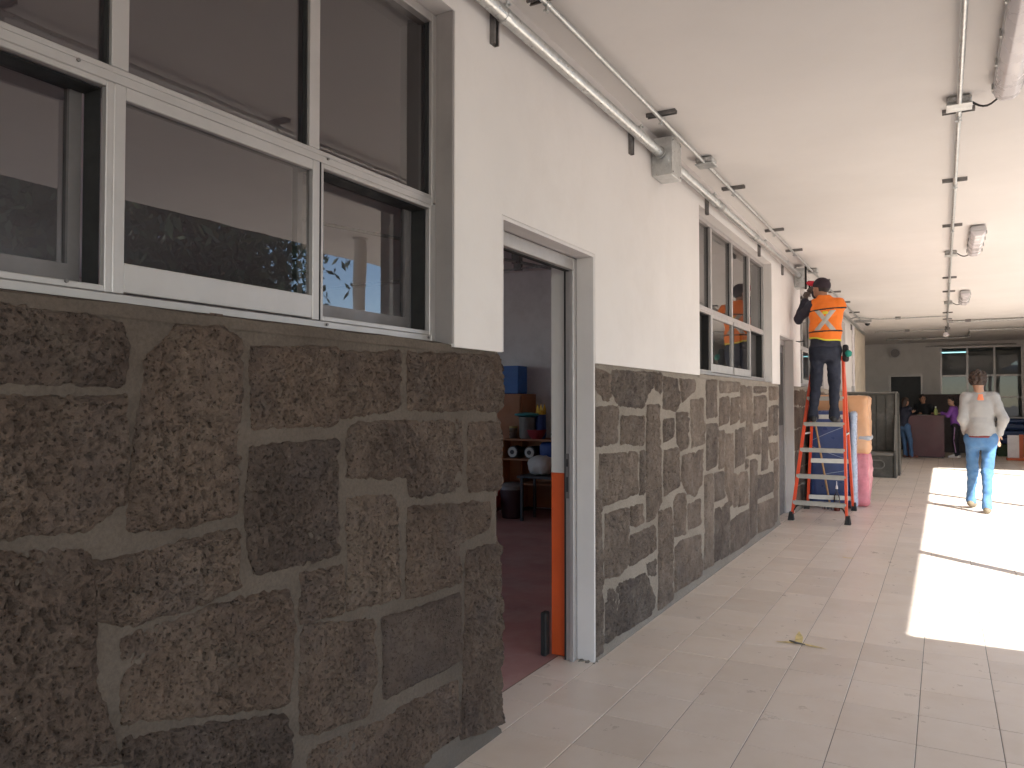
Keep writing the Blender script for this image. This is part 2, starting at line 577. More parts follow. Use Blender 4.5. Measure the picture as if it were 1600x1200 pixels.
for c in cells[296:]:
    k = tile_mesh('t', c[0], c[0] + TX, c[1], c[1] + TY)
    mb.add(k.v, k.f)
tag(mb.build('far_tiles', M_TILE_FAR, floor, fixn=False), kind='stuff')
# cut tiles in the two doorways
for y0, y1 in ((2.80, 3.13), (3.13, 3.46), (3.46, 3.79), (9.15, 9.47), (9.47, 9.79), (9.79, 10.09)):
    tile_mesh('t', -.218, 0, y0, y1).build('tile', M_TILE, floor, fixn=False)

# floor of the classroom: worn red screed
M_RED = mat('red_screed', (0.50, 0.28, 0.255), 0.55, var=0.18, vscale=1.6, bump=0.08, bscale=30, dirt=(0.60, 0.48, 0.46), dirt_amt=0.6, dirt_scale=2.2)
mb = MB(); mb.box(-9.0, -.223, -1.2, 19.9, -.3, -.003)
tag(mb.build('classroom_floor', M_RED, base=(0, 0, 0)), kind='structure')

# ceiling slab: one plate over rooms and corridor, wider before and behind the open court; unseen wings drawn out to dim the near wall
mb = MB()
xs = [-9.2, W_EDGE, 11.0]; ys = [-9, 2.33, 16.2, 33]; zs = [ZC, 3.40]
def slab(x, y, z):
    return x < W_EDGE or y < 2.33 or y > 16.2
solid_grid(mb, (xs, ys, zs), slab)
ceiling = tag(mb.build('ceiling', M_CEIL, base=(0, 0, ZC), fixn=False), kind='structure')

# ------------------------------------------------------------------ the long corridor wall
wall = thing('corridor_wall', (0, 0, 0), 'long corridor wall of rough dark stone below smooth white plaster', 'wall')
DOORS = [(2.80, 3.80), (9.15, 10.09)]
WINS = [(-0.17, 2.44, 2.88), (5.83, 8.70, 2.90), (10.62, 13.49, 2.90), (14.3, 16.0, 2.90)]
ZS = 1.585
ZD = 2.17
def in_open(y, z, pad=0):
    for a, b in DOORS:
        if a - pad < y < b + pad and z < ZD + pad: return True
    for a, b, t in WINS:
        if a < y < b and ZS < z < t: return True
    return False
ycuts = sorted({-9.0, 20.0} | {v for d in DOORS for v in d} | {v for w in WINS for v in w[:2]})
zc = [ZS, ZD, 2.88, 2.90, ZC]
mb = MB(); solid_grid(mb, ([-.16, 0.0], ycuts, zc), lambda x, y, z: not in_open(y, z))
mb.build('plaster', M_PLASTER, wall, fixn=False)
# stone courses: rubble core behind, mortar face in front, each stone its own piece
yd = sorted({-9.0, 20.0} | {v for d in DOORS for v in (d[0] - .012, d[1] + .004)})
mb = MB(); solid_grid(mb, ([-.16, -.02], yd, [0.0, ZS]), lambda x, y, z: not in_open(y, z))
mb.build('rubble_core', M_MORTAR, wall, fixn=False)
# painted inside face of the wall: white above, orange dado below
M_INWHITE = mat('room_white_paint', (0.70, 0.68, 0.66), 0.7, var=0.04, vscale=1.2)
M_ORANGE = mat('orange_dado_paint', (0.74, 0.115, 0.025), 0.5, var=0.06, vscale=4)
mb = MB(); solid_grid(mb, ([-.262, -.161], ycuts, [.99] + zc), lambda x, y, z: not in_open(y, z))
mb.build('inner_plaster', M_INWHITE, wall, fixn=False)
mb = MB(); solid_grid(mb, ([-.262, -.161], ycuts, [0.0, .988]), lambda x, y, z: not in_open(y, z))
mb.build('dado', M_ORANGE, wall, fixn=False)

STONES_A = [[(0.739,1.562),(0.917,1.563),(1.081,1.551),(1.097,1.494),(1.095,1.414),(0.826,1.411),(0.742,1.412)],[(1.232,1.549),(1.365,1.569),(1.423,1.535),(1.425,1.302),(1.417,1.084),(1.274,1.07),(1.119,1.084),(1.125,1.223),(1.143,1.392),(1.155,1.468)],[(1.466,1.517),(1.8,1.538),(1.809,1.306),(1.474,1.305)],[(1.822,1.524),(2.113,1.54),(2.105,1.354),(1.824,1.325)],[(2.168,1.543),(2.819,1.567),(2.811,1.343),(2.169,1.353)],[(0.742,1.376),(1.095,1.377),(1.105,1.224),(1.098,1.145),(1.013,1.099),(0.831,1.109),(0.747,1.122)],[(1.464,1.25),(1.795,1.252),(1.805,0.909),(1.669,0.904),(1.478,0.909),(1.454,1.079)],[(1.854,1.28),(1.907,1.304),(2.508,1.302),(2.509,1.036),(2.17,1.041),(2.161,1.114),(1.855,1.145)],[(2.554,1.288),(2.811,1.289),(2.801,1.014),(2.555,1.025)],[(1.863,1.069),(2.107,1.048),(2.109,0.711),(1.858,0.731)],[(2.171,1.002),(2.727,0.962),(2.702,0.867),(2.487,0.83),(2.487,0.683),(2.154,0.696)],[(2.542,0.791),(2.812,0.773),(2.801,0.042),(2.512,0.087)],[(0.747,1.086),(1.013,1.044),(1.03,0.922),(1.032,0.769),(1.087,0.568),(0.754,0.69)],[(1.028,1.013),(1.418,1.029),(1.424,0.89),(1.276,0.865),(1.106,0.869),(1.037,0.9)],[(1.657,0.874),(1.82,0.867),(1.828,0.728),(1.658,0.736)],[(1.099,0.835),(1.414,0.85),(1.607,0.834),(1.625,0.767),(1.622,0.605),(1.598,0.523),(1.101,0.648)],[(1.671,0.719),(1.974,0.663),(1.992,0.493),(1.96,0.369),(1.727,0.395),(1.661,0.419),(1.66,0.593)],[(2.032,0.649),(2.487,0.635),(2.499,0.388),(2.318,0.383),(2.042,0.393)],[(1.675,0.322),(1.701,0.349),(2.026,0.326),(2.477,0.31),(2.489,0.112),(2.32,0.106),(2.203,0.064),(1.729,0.169)],[(1.11,0.602),(1.598,0.487),(1.612,0.375),(1.601,0.183),(1.113,0.357)]]
STONES_B = [[(3.816,1.556),(4.035,1.535),(4.015,1.384),(3.94,1.384),(3.833,1.446)],[(4.055,1.558),(4.76,1.568),(4.733,1.477),(4.576,1.338),(4.151,1.355),(4.035,1.463)],[(4.785,1.569),(4.931,1.565),(4.912,1.429),(4.793,1.461)],[(4.968,1.549),(5.281,1.541),(5.308,1.397),(5.247,1.316),(4.965,1.336)],[(5.329,1.542),(5.731,1.546),(5.695,1.456),(5.4,1.379)],[(3.815,1.349),(4.151,1.355),(4.129,1.143),(3.831,1.136)],[(4.191,1.296),(4.576,1.29),(4.559,1.108),(4.189,1.133)],[(4.634,1.362),(4.885,1.362),(4.902,0.722),(4.746,0.625),(4.624,0.625)],[(4.953,1.259),(5.187,1.264),(5.156,1.132),(4.961,1.106)],[(5.265,1.298),(5.526,1.305),(5.52,1.044),(5.363,1.033),(5.261,1.093)],[(5.606,1.398),(5.942,1.41),(5.933,1.052),(5.619,1.039)],[(3.883,1.092),(4.467,1.074),(4.464,0.817),(3.936,0.809),(3.882,0.919)],[(4.508,1.079),(4.587,1.075),(4.584,0.797),(4.505,0.813)],[(4.976,1.054),(5.272,1.056),(5.297,0.786),(4.971,0.748)],[(5.38,0.996),(5.933,1.013),(5.891,0.769),(5.712,0.67),(5.514,0.71),(5.359,0.816)],[(6.042,1.552),(6.358,1.562),(6.35,1.254),(6.035,1.249)],[(6.034,1.199),(6.365,1.201),(6.34,0.855),(6.025,0.837)],[(6.416,1.555),(7.156,1.56),(7.153,1.475),(6.456,1.456)],[(6.438,1.413),(6.765,1.426),(6.758,1.203),(6.432,1.178)],[(6.839,1.415),(7.152,1.429),(7.145,1.206),(6.832,1.179)],[(7.217,1.535),(7.386,1.539),(7.374,1.202),(7.206,1.193)],[(7.439,1.528),(7.71,1.533),(7.674,0.872),(7.417,0.863)],[(7.78,1.534),(8.387,1.54),(8.385,1.486),(7.778,1.471)],[(7.776,1.433),(8.383,1.451),(8.372,1.181),(7.767,1.168)],[(6.647,1.107),(6.924,1.109),(6.906,0.499),(6.783,0.468),(6.607,0.662)],[(6.993,1.129),(7.351,1.142),(7.34,0.808),(6.982,0.787)],[(7.764,1.093),(8.069,1.109),(8.059,0.85),(7.756,0.88)],[(8.146,1.12),(8.451,1.125),(8.432,0.679),(8.128,0.676)],[(8.515,1.329),(8.714,1.342),(8.7,1.021),(8.502,1.015)],[(8.773,1.342),(9.029,1.347),(9.013,1.01),(8.758,1.019)],[(8.498,0.933),(9.01,0.938),(9.002,0.766),(8.631,0.748)],[(8.524,1.548),(9.038,1.552),(9.032,1.413),(8.546,1.406)],[(3.811,0.898),(3.9,0.903),(3.905,0.086),(3.806,0.086)],[(3.946,0.759),(4.289,0.753),(4.307,0.428),(4.162,0.381),(3.951,0.408)],[(4.344,0.754),(4.569,0.751),(4.567,0.633),(4.439,0.619),(4.343,0.648)],[(4.342,0.58),(4.781,0.588),(4.809,0.419),(4.328,0.401)],[(3.95,0.346),(4.596,0.32),(4.765,0.182),(4.665,0.107),(3.948,0.123)],[(4.621,0.363),(4.793,0.365),(4.791,0.258),(4.644,0.287)],[(4.864,0.66),(5.137,0.661),(5.145,0.468),(5.127,0.106),(4.84,0.1)],[(5.177,0.691),(5.266,0.735),(5.45,0.725),(5.457,0.422),(5.202,0.442)],[(5.5,0.637),(5.837,0.637),(5.833,0.443),(5.508,0.442)],[(5.201,0.363),(5.32,0.397),(5.846,0.373),(5.876,0.125),(5.197,0.144)],[(5.964,0.802),(6.201,0.803),(6.217,0.144),(5.949,0.151)],[(6.273,0.797),(6.567,0.796),(6.561,0.569),(6.267,0.57)],[(6.274,0.507),(6.439,0.508),(6.446,0.158),(6.257,0.158)],[(6.481,0.503),(6.738,0.517),(6.727,0.144),(6.48,0.142)],[(6.942,0.744),(7.059,0.735),(7.04,0.438),(6.924,0.451)],[(7.099,0.732),(7.466,0.727),(7.456,0.413),(7.09,0.432)],[(6.806,0.332),(7.117,0.359),(7.52,0.357),(7.511,0.115),(6.801,0.133)],[(7.581,0.816),(7.86,0.811),(7.835,0.143),(7.557,0.133)],[(7.927,0.64),(8.697,0.618),(8.688,0.411),(7.918,0.411)],[(7.916,0.361),(8.728,0.337),(8.718,0.102),(7.908,0.145)],[(8.775,0.738),(9.001,0.738),(8.972,0.126),(8.763,0.138)],[(6.431,1.136),(6.594,1.141),(6.585,0.816),(6.397,0.819)],[(7.394,0.84),(7.537,0.838),(7.511,0.747),(7.391,0.752)]]

def fbm(p, octv=4):
    return mnoise.fractal(p, 0.9, 2.1, octv, noise_basis='PERLIN_ORIGINAL')

def stone_piece(poly, res, proud, amp, seed, pits=1.0, smooth=False, ymax=99, ymin=-99, mt=None, grow_by=.011):
    P = np.array(poly)
    lo, hi = P.min(0) - .034, P.max(0) + .034
    ny, nz = max(3, int((hi[0] - lo[0]) / res) + 1), max(3, int((hi[1] - lo[1]) / res) + 1)
    Y = np.linspace(lo[0], hi[0], ny); Z = np.linspace(lo[1], hi[1], nz)
    GY, GZ = np.meshgrid(Y, Z, indexing='ij')
    q = np.stack([GY, GZ], -1)
    d = np.full(GY.shape, 9.0); ins = np.zeros(GY.shape, bool)
    n = len(P)
    for i in range(n):
        a, b = P[i], P[(i + 1) % n]
        ab = b - a
        t = np.clip(((q - a) @ ab) / (ab @ ab), 0, 1)
        d = np.minimum(d, np.linalg.norm(q - (a + t[..., None] * ab), axis=-1))
        c = ((a[1] > GZ) != (b[1] > GZ)) & (GY < (b[0] - a[0]) * (GZ - a[1]) / (b[1] - a[1] + 1e-12) + a[0])
        ins ^= c
    sd = np.where(ins, d, -d) + grow_by
    H = np.zeros(GY.shape)
    tilt_y, tilt_z = (rnd.uniform(-.006, .006), rnd.uniform(-.007, .007))
    cy, cz = P.mean(0)
    for i in range(ny):
        for j in range(nz):
            y, z = Y[i], Z[j]
            e = sd[i, j] + 0.005 * mnoise.noise((y * 17, z * 17, seed)) + 0.005 * mnoise.noise((y * 45, z * 45, seed))
            k = min(1, max(0, (e + .012) / .030)); k = k * k * (3 - 2 * k)
            h = -.022 + k * (.022 + proud)
            if k > 0:
                if smooth:
                    h += amp * .25 * mnoise.noise((y * 14, z * 14, seed))
                else:
                    h += k * (amp * fbm((y * 9, z * 9, seed + 3)) + amp * .55 * fbm((y * 30, z * 24, seed)))
                    # chisel marks and torn pores, slanting down
                    u = mnoise.noise((y * 52 + z * 30, z * 34 - y * 12, seed * 1.7))
                    h -= k * pits * max(0, u - .16) * .050
                    h -= k * pits * max(0, mnoise.noise((y * 98, z * 84, seed)) - .18) * .032
                if k > .55: h = max(h, -.0045 - (1 - k) * .012)
                h += k * (tilt_y * (y - cy) / .3 + tilt_z * (z - cz) / .3)
            H[i, j] = h
    m = MB()
    keep = sd > -.021
    idx = -np.ones(GY.shape, int)
    for i in range(ny - 1):
        for j in range(nz - 1):
            cs = ((i, j), (i + 1, j), (i + 1, j + 1), (i, j + 1))
            if not any(keep[c] for c in cs): continue
            f = []
            for c in cs:
                if idx[c] < 0:
                    idx[c] = len(m.v)
                    jy = .004 * mnoise.noise((Z[c[1]] * 38, 5.5, seed)) + .003 * mnoise.noise((Z[c[1]] * 90, 1.5, seed))
                    m.v.append((H[c], max(ymin + abs(jy), min(ymax + jy, Y[c[0]])), Z[c[1]]))
                f.append(int(idx[c]))
            m.f.append(tuple(f)); m.mi.append(0)
    o = m.build('stone', mt or M_STONE, wall, smooth='all', fixn=False)
    return o

def mortar_face(y0, y1, res, mt, name='mortar', z1=ZS + .004):
    ny, nz = int((y1 - y0) / res) + 1, int(z1 / res) + 1
    m = MB(); Y = np.linspace(y0, y1, ny); Z = np.linspace(0, z1, nz)
    for y in Y:
        for z in Z:
            h = -.010 + .005 * fbm((y * 5, z * 5, 2.2), 3) + .0030 * mnoise.noise((y * 40, z * 40, 9))
            edge = min(y - y0, y1 - y)
            if edge < .02 and res < .04: h -= (.02 - edge) * .8 + .004 * (1 + mnoise.noise((z * 30, y, 4)))
            if z > z1 - .02: h -= (z - z1 + .02) * .5
            # rendered cement fillet at the floor joint
            fl = .014 + .012 * mnoise.noise((y * 6, 1.5, 0))
            if z < fl: h = max(h, -.002 + (fl - z) * .30)
            m.v.append((h, y, z))
    for i in range(ny - 1):
        for j in range(nz - 1):
            a = i * nz + j
            m.f.append((a, a + nz, a + nz + 1, a + 1)); m.mi.append(0)
    return m.build(name, mt, wall, smooth='all', fixn=False)

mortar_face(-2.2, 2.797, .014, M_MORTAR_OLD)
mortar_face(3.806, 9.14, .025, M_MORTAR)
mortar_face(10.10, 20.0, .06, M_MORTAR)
for i, p in enumerate(STONES_A):
    ns = i == 17                     # the one dressed, smooth dark block
    stone_piece(p, .0052, rnd.uniform(.003, .010), rnd.uniform(.011, .016), 3.1 + i * 1.37, smooth=ns, ymax=2.801)
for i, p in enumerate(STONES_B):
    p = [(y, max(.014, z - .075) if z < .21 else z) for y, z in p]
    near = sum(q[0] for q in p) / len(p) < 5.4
    stone_piece(p, .011 if near else .018, rnd.uniform(.006, .012), rnd.uniform(.007, .010), 40.3 + i * 1.7, pits=1.0 if near else .7, ymin=3.806, ymax=9.135, mt=M_STONE_DUSTY_LIT, grow_by=.005)
# courses that the traced part does not reach: behind the camera's left edge, low down, and past the second door
def course_stones(y0, y1, z0, z1, res, avoid):
    z = z0
    while z < z1 - .08:
        hgt = min(rnd.uniform(.2, .36), z1 - z)
        y = y0
        while y < y1 - .06:
            w = min(rnd.uniform(.2, .5), y1 - y)
            j = lambda: rnd.uniform(-.015, .015)
            g = .018
            poly = [(y + g + j(), z + g + j()), (y + w - g + j(), z + g + j()), (y + w - g + j(), z + hgt - g + j()), (y + g + j(), z + hgt - g + j())]
            ok = True
            for q in avoid:
                qa = np.array(q)
                if qa[:, 0].min() - .01 < y + w - g and qa[:, 0].max() + .01 > y + g and qa[:, 1].min() - .01 < z + hgt - g and qa[:, 1].max() + .01 > z + g:
                    ok = False
            if ok: stone_piece(poly, res, rnd.uniform(.003, .01), .011, rnd.uniform(0, 90))
            y += w
        z += hgt
course_stones(-.9, .73, .05, 1.57, .03, STONES_A)
course_stones(.74, 1.1, .05, .56, .02, STONES_A)
course_stones(1.1, 1.66, .05, .34, .02, STONES_A)
course_stones(10.12, 14.6, .05, 1.57, .05, [])

# mortar sill that the window frames stand on
for a, b, t in WINS:
    m = MB(); n = max(8, int((b - a) / .06)); ys_ = np.linspace(a + .002, b - .002, n)
    for y in ys_:
        w = .006 * mnoise.noise((y * 5, 3, 1)) + .003 * mnoise.noise((y * 21, 3, 1))
        m.v += [(-.158, y, ZS - .01), (-.158, y, ZS + .028), (-.07, y, ZS + .022 + w * .3), (-.012 + w, y, ZS + .010 + w), (-.004 + w, y, ZS - .02)]
    for i in range(n - 1):
        for k in range(4):
            q = i * 5 + k
            m.f.append((q, q + 1, q + 6, q + 5)); m.mi.append(0)
    m.build('sill', M_MORTAR_OLD if a < 1 else M_MORTAR, wall, smooth=True)

# ------------------------------------------------------------------ windows of the wall
def pane(y0, y1, z0, z1, x, parent, m=None):
    q = MB()
    q.add([(x, y0, z0), (x, y1, z0), (x, y1, z1), (x, y0, z1)], [(0, 1, 2, 3)])
    return q.build('pane', m or M_GLASS, parent, fixn=False)

def make_window(y0, y1, z0, z1, zb, mull, kinds, screws=False):
    fw = .035; gx = -.094 if screws else -.106
    m = MB()
    y0 += .003; y1 -= .003; z1 -= .003
    m.box(-.200, -.080, y0, y0 + fw, z0, z1, bev=.002)
    m.box(-.200, -.080, y1 - fw, y1, z0, z1, bev=.002)
    m.box(-.200, -.081, y0 + fw, y1 - fw, z0, z0 + .022, bev=.002)
    m.box(-.145, -.081, y0 + fw, y1 - fw, z1 - fw, z1, bev=.002)
    w = m.build('window', M_ALU, wall)
    edges = [y0 + fw / 2] + mull + [y1 - fw / 2]
    mw = .044
    for y in mull:
        m = MB(); m.box(-.135, -.082, y - mw / 2, y + mw / 2, zb + .02, z1 - fw, bev=.002); m.build('mullion', M_ALU, w)
    m = MB(); m.box(-.195, -.079, y0 + fw, y1 - fw, zb - .02, zb + .02, bev=.003)
    # bead line along the transom
    m.box(-.079, -.077, y0 + fw, y1 - fw, zb + .004, zb + .007)
    m.build('transom', M_ALU, w)
    for i, kd in enumerate(kinds):
        a = edges[i] + (mw / 2 if i else fw / 2)
        b = edges[i + 1] - (mw / 2 if i < len(kinds) - 1 else fw / 2)
        pane(a, b, zb + .02, z1 - fw, -.112, w)
        g = MB()                                   # rubber glazing bead round the upper light, also painting the frame's inner shade
        for (p, q, r_, s_) in ((a, a + .004, zb + .02, z1 - fw), (b - .004, b, zb + .02, z1 - fw), (a, b, zb + .02, zb + .023)):
            g.box(-.111, gx, p, q, r_, s_)
        g.build('gasket', M_GASKET, w)  # bead also paints the frame's inner shade
        za, zt = z0 + .022, zb - .02
        if kd == 'front':                          # sliding sash in the front track
            aa, bb = edges[i] - .018, edges[i + 1] + .018
            s = MB(); x0, x1 = -.103, -.076
            s.box(x0, x1, aa, aa + .03, za, zt, bev=.002); s.box(x0, x1, bb - .03, bb, za, zt, bev=.002)
            s.box(x0, x1 - .001, aa + .03, bb - .03, za + .004, za + .075, bev=.002); s.box(x0, x1 - .001, aa + .03, bb - .03, zt - .032, zt, bev=.002)
            so = s.build('sash', M_ALU, w)
            pane(aa + .03, bb - .03, za + .075, zt - .032, -.092, w)
            g = MB()
            g.box(-.09, -.0745, bb + .0005, bb + .004, za, zt); g.build('gasket', M_GASKET, w)
        else:                                      # sash in the back track behind a fixed jamb
            post = MB()
            if i == 0 or kinds[i - 1] != 'front': post.box(-.135, -.082, edges[i] - mw / 2 if i else a - .001, a, za, zt, bev=.001)
            if i == len(kinds) - 1 or kinds[i + 1] != 'front':
                pass
            aa, bb = a - .01, b + .01
            # face frame round the opening
            post.box(-.100, -.0785, a - .012, a + .016, za, zt, bev=.002)
            post.box(-.100, -.0785, b - .014, b + .012, za, zt, bev=.002)
            post.box(-.099, -.0788, a + .016, b - .014, zt - .014, zt, bev=.002)
            post.box(-.099, -.0788, a + .016, b - .014, za, za + .016, bev=.002)
            post.build('jamb', M_ALU, w)
            q = MB(); q.box(-.165, -.101, b - .0155, b - .0142, za + .017, zt - .015); q.box(-.165, -.101, a + .018, b - .016, zt - .0165, zt - .0145); q.build('shade_liner', M_GASKET, w)  # dark liner, the channel's inner shade put in as black strips
            s = MB(); x0, x1 = -.188, -.166
            s.box(x0, x1, aa, aa + .022, za, zt); s.box(x0, x1, bb - .060, bb - .030, za, zt)
            s.box(x0, x1, aa + .022, bb - .060, za, za + .068); s.box(x0, x1, aa + .022, bb - .060, zt - .012, zt)
            s.build('sash', M_ALU_DARK, w)  # darker aluminium puts the recess shade into the back sash's colour
            pane(aa + .022, bb - .060, za + .068, zt - .012, -.176, w)
            if kd == 'screen':
                q = MB(); q.add([(-.1600, aa, za), (-.1600, bb, za), (-.1600, bb, zt), (-.1600, aa, zt)], [(0, 1, 2, 3)])
                q.build('insect_screen', M_SCREEN, w, fixn=False)
    if screws:
        for y, z in ((1.02, zb), (1.83, zb), (2.415, zb - .01), (1.0, z0 + .035), (1.83, z0 + .012), (2.38, z0 + .012)):
            s = MB(); s.tube([(-.079, y, z), (-.0745, y, z)], .0045, 8); s.build('screw', M_STRUT, w)
    return w

make_window(-.17, 2.44, 1.607, 2.88, 2.147, [.47, 1.125, 1.775], ['back', 'back', 'front', 'back'], screws=True)
make_window(5.83, 8.70, 1.607, 2.90, 2.147, [6.50, 7.24, 7.975], ['screen', 'front', 'front', 'screen'])
make_window(10.62, 13.49, 1.607, 2.90, 2.147, [11.33, 12.05, 12.77], ['back', 'front', 'front', 'back'])
make_window(14.3, 16.0, 1.607, 2.90, 2.147, [15.15], ['front', 'back'])

# grey board over the near window's plaster reveal, its shade put into the colour
m = MB(); m.box(-.0795, -.003, 2.4285, 2.4395, ZS + .012, 2.879); m.build('shaded_reveal', mat('reveal_shade_grey', (0.30, 0.275, 0.27), 0.7, var=0.08), wall)

# ------------------------------------------------------------------ doorways
M_REVEAL = mat('grey_reveal', (0.68, 0.65, 0.645), 0.7, var=0.05, vscale=3, bump=0.05)  # reveals slightly greyer than the wall plaster
def make_door(y0, y1, leaf):
    # plastered right-hand reveal and soffit, then the aluminium frame set back in the wall
    m = MB()
    m.box(-.1005, -.002, y1 - .018, y1 - .001, 0, ZD - .0005)
    m.box(-.1005, -.002, y0 + .001, y0 + .018, ZS + .002, ZD - .0005)
    m.box(-.1005, -.0025, y0 + .018, y1 - .018, ZD - .018, ZD - .001)
    d = m.build('doorway', M_REVEAL, wall)
    f = MB()
    f.box(-.158, -.102, y1 - .050, y1 - .002, 0, ZD - .02, bev=.003)
    f.box(-.158, -.102, y0 + .002, y0 + .050, 0, ZD - .02, bev=.003)
    f.box(-.158, -.103, y0 + .05, y1 - .05, ZD - .085, ZD - .02, bev=.003)
    # stop bead on the jamb
    f.box(-.125, -.1015, y1 - .062, y1 - .0505, 0, ZD - .086, bev=.002)
    f.box(-.125, -.1015, y0 + .0505, y0 + .062, 0, ZD - .086, bev=.002)
    f.build('door_frame', M_ALU, d)
    g = MB(); g.box(-.1595, -.150, y1 - .0535, y1 - .0505, 0, ZD - .086); g.box(-.157, -.13, y0 + .0505, y1 - .0545, ZD - .089, ZD - .0855)
    g.build('gasket', M_GASKET, d)
    k = MB(); k.box(-.150, -.131, y1 - .0562, y1 - .0537, .86, 1.10); k.build('strike_plate', M_ALU_DARK, d)
    for za, zb in ((1.03, 1.07), (.895, .975)):
        k = MB(); k.box(-.146, -.136, y1 - .0572, y1 - .0565, za, zb); k.build('latch_hole', M_GASKET, d)
    # broken plaster and loose mortar at the foot of the reveal
    c = MB()
    for i in range(9):
        x, y, r = rnd.uniform(-.09, .01), y1 - rnd.uniform(.0, .05), rnd.uniform(.006, .016)
        c.lathe((x, y, -.002), [(r, 0), (r * .8, r * .5), (r * .3, r * .8)], 6)
    tag(c.build('mortar_crumbs', M_MORTAR, d), kind='stuff')
    if leaf:
        l = MB(); l.box(-.15, -.115, y0 + .064, y1 - .064, .01, ZD - .09); l.build('door_leaf_or_dark_sheet', M_ALU_DARK, d)
        l = MB(); l.box(-.114, -.112, y0 + .13, y1 - .13, 1.1, ZD - .18); l.build('door_panel', M_SCREEN, d)
    return d
make_door(2.80, 3.80, False)
make_door(9.15, 10.09, True)

# ------------------------------------------------------------------ classroom shell behind the wall
M_ROOM = mat('room_wall_paint', (0.84, 0.835, 0.84), 0.75, var=0.05, vscale=1.0, dirt=(0.5, 0.48, 0.46), dirt_amt=0.3)
mb = MB()
def rw(x, y, z):
    if -1.3 < y < -1.15 or 8.95 < y < 9.1 or 19.75 < y < 19.9: return True     # cross walls
    if x < -8.85:                                                # unseen rear wall, openings added to light the room
        for a, b in ((-1.0, 1.3), (1.4, 5.15), (11.5, 14.0), (15.0, 18.5)):
            if a < y < b and 0.9 < z < 2.95: return False
        return True
    return False
solid_grid(mb, ([-9.0, -8.85, -.264], [-1.3, -1.15, -1.0, 1.3, 1.4, 5.15, 8.95, 9.1, 11.5, 14.0, 15.0, 18.5, 19.75, 19.9], [0, 0.9, 2.95, ZC - .002]), rw)
tag(mb.build('classroom_walls', M_ROOM, base=(-4.5, 4, 0), fixn=False), kind='structure')

# ------------------------------------------------------------------ far end of the corridor
M_END = mat('end_wall_paint', (0.61, 0.595, 0.58), 0.75, var=0.05, vscale=0.8, dirt=(0.4, 0.38, 0.36), dirt_amt=0.35)
endw = thing('end_wall', (0, Y_END, 0), 'grey painted end wall with a dark doorway and a wide gridded window', 'wall')
mb = MB()
def ew(x, y, z):
    if .24 < x < 1.12 and z < 2.2: return False
    if 1.56 < x < 3.56 and .95 < z < 2.98: return False
    return True
solid_grid(mb, ([-6, .24, 1.12, 1.56, 3.56, 3.9], [Y_END, Y_END + .2], [0, .95, 2.2, 2.98, ZC - .002]), ew)
mb.build('plaster', M_END, endw, fixn=False)
m = MB()
m.box(.24, .29, Y_END - .012, Y_END + .1, 0, 2.2); m.box(1.07, 1.12, Y_END - .012, Y_END + .1, 0, 2.2); m.box(.29, 1.07, Y_END - .012, Y_END + .1, 2.15, 2.2)
dr = m.build('doorway', M_ALU, endw)
m = MB(); m.box(.29, 1.07, Y_END + .06, Y_END + .09, .01, 2.15); m.build('door_leaf_or_dark_sheet', mat('doorway_dark', (.022, .024, .026), .5), dr)  # black sheet, not a leaf; the dark of the room behind put into colour
m = MB(); F = .05
for x in (1.56, 2.21, 2.86, 3.51): m.box(x, x + F, Y_END - .01, Y_END + .05, .95, 2.98)
for z in (.95, 2.12, 2.93): m.box(1.61, 3.51, Y_END - .008, Y_END + .045, z, z + F)
m.box(1.61, 3.51, Y_END - .008, Y_END + .045, 1.52, 1.56)
wd = m.build('window', M_ALU, endw)
M_GLASS_END = glass_mat('dusty_glass', 1.5, (0.5, 0.52, 0.52))
for x0, x1 in ((1.61, 2.21), (2.26, 2.86), (2.91, 3.51)):
    for z0, z1 in ((1.0, 1.52), (1.56, 2.12), (2.17, 2.93)):
        q = MB(); q.add([(x0, Y_END + .02, z0), (x1, Y_END + .02, z0), (x1, Y_END + .02, z1), (x0, Y_END + .02, z1)], [(0, 1, 2, 3)])
        q.build('pane', M_GLASS_END, wd, fixn=False)
# side walls that close the far bay; the right one is added to darken it
mb = MB(); mb.box(3.9, 4.1, 18.6, 33, -.1, ZC - .002)
tag(mb.build('added_bay_wall', M_END), 'added unseen grey wall on the open side of the far bay', 'wall')
mb = MB(); mb.box(-6.2, -6.0, 19.9, 33, -.1, ZC - .002); mb.box(-6.0, -.222, 19.902, 20.0, 0, ZC - .002)
mb.box(-6.0, 3.9, 30, 30.2, -.1, ZC - .002)
tag(mb.build('rear_walls', M_END, base=(-6, 25, 0)), kind='structure')

# ------------------------------------------------------------------ open side: columns, stair block, trees, house across the court
M_COLUMN = mat('column_paint', (0.78, 0.75, 0.71), 0.7, var=0.05, vscale=2, bump=0.08)
for y in (6.28, 11.55, 16.9):
    m = MB(); m.lathe((3.4, y, -.002), [(.09, 0), (.09, .012), (.068, .014), (.066, 3.10), (.09, 3.105), (.09, 3.123)], 24)
    tag(m.build('round_column', M_COLUMN, smooth=True), 'round white column carrying the roof edge beside the sunlit floor', 'column', 'columns along the open edge')
for y in (2.1, 16.4):
    m = MB(); m.box(10.6, 10.85, y - .12, y + .12, -.14, ZC + .002, bev=.012)
    tag(m.build('concrete_column', M_COLUMN), 'square white concrete column at the outer corner of the side canopy', 'column', 'canopy corner columns')

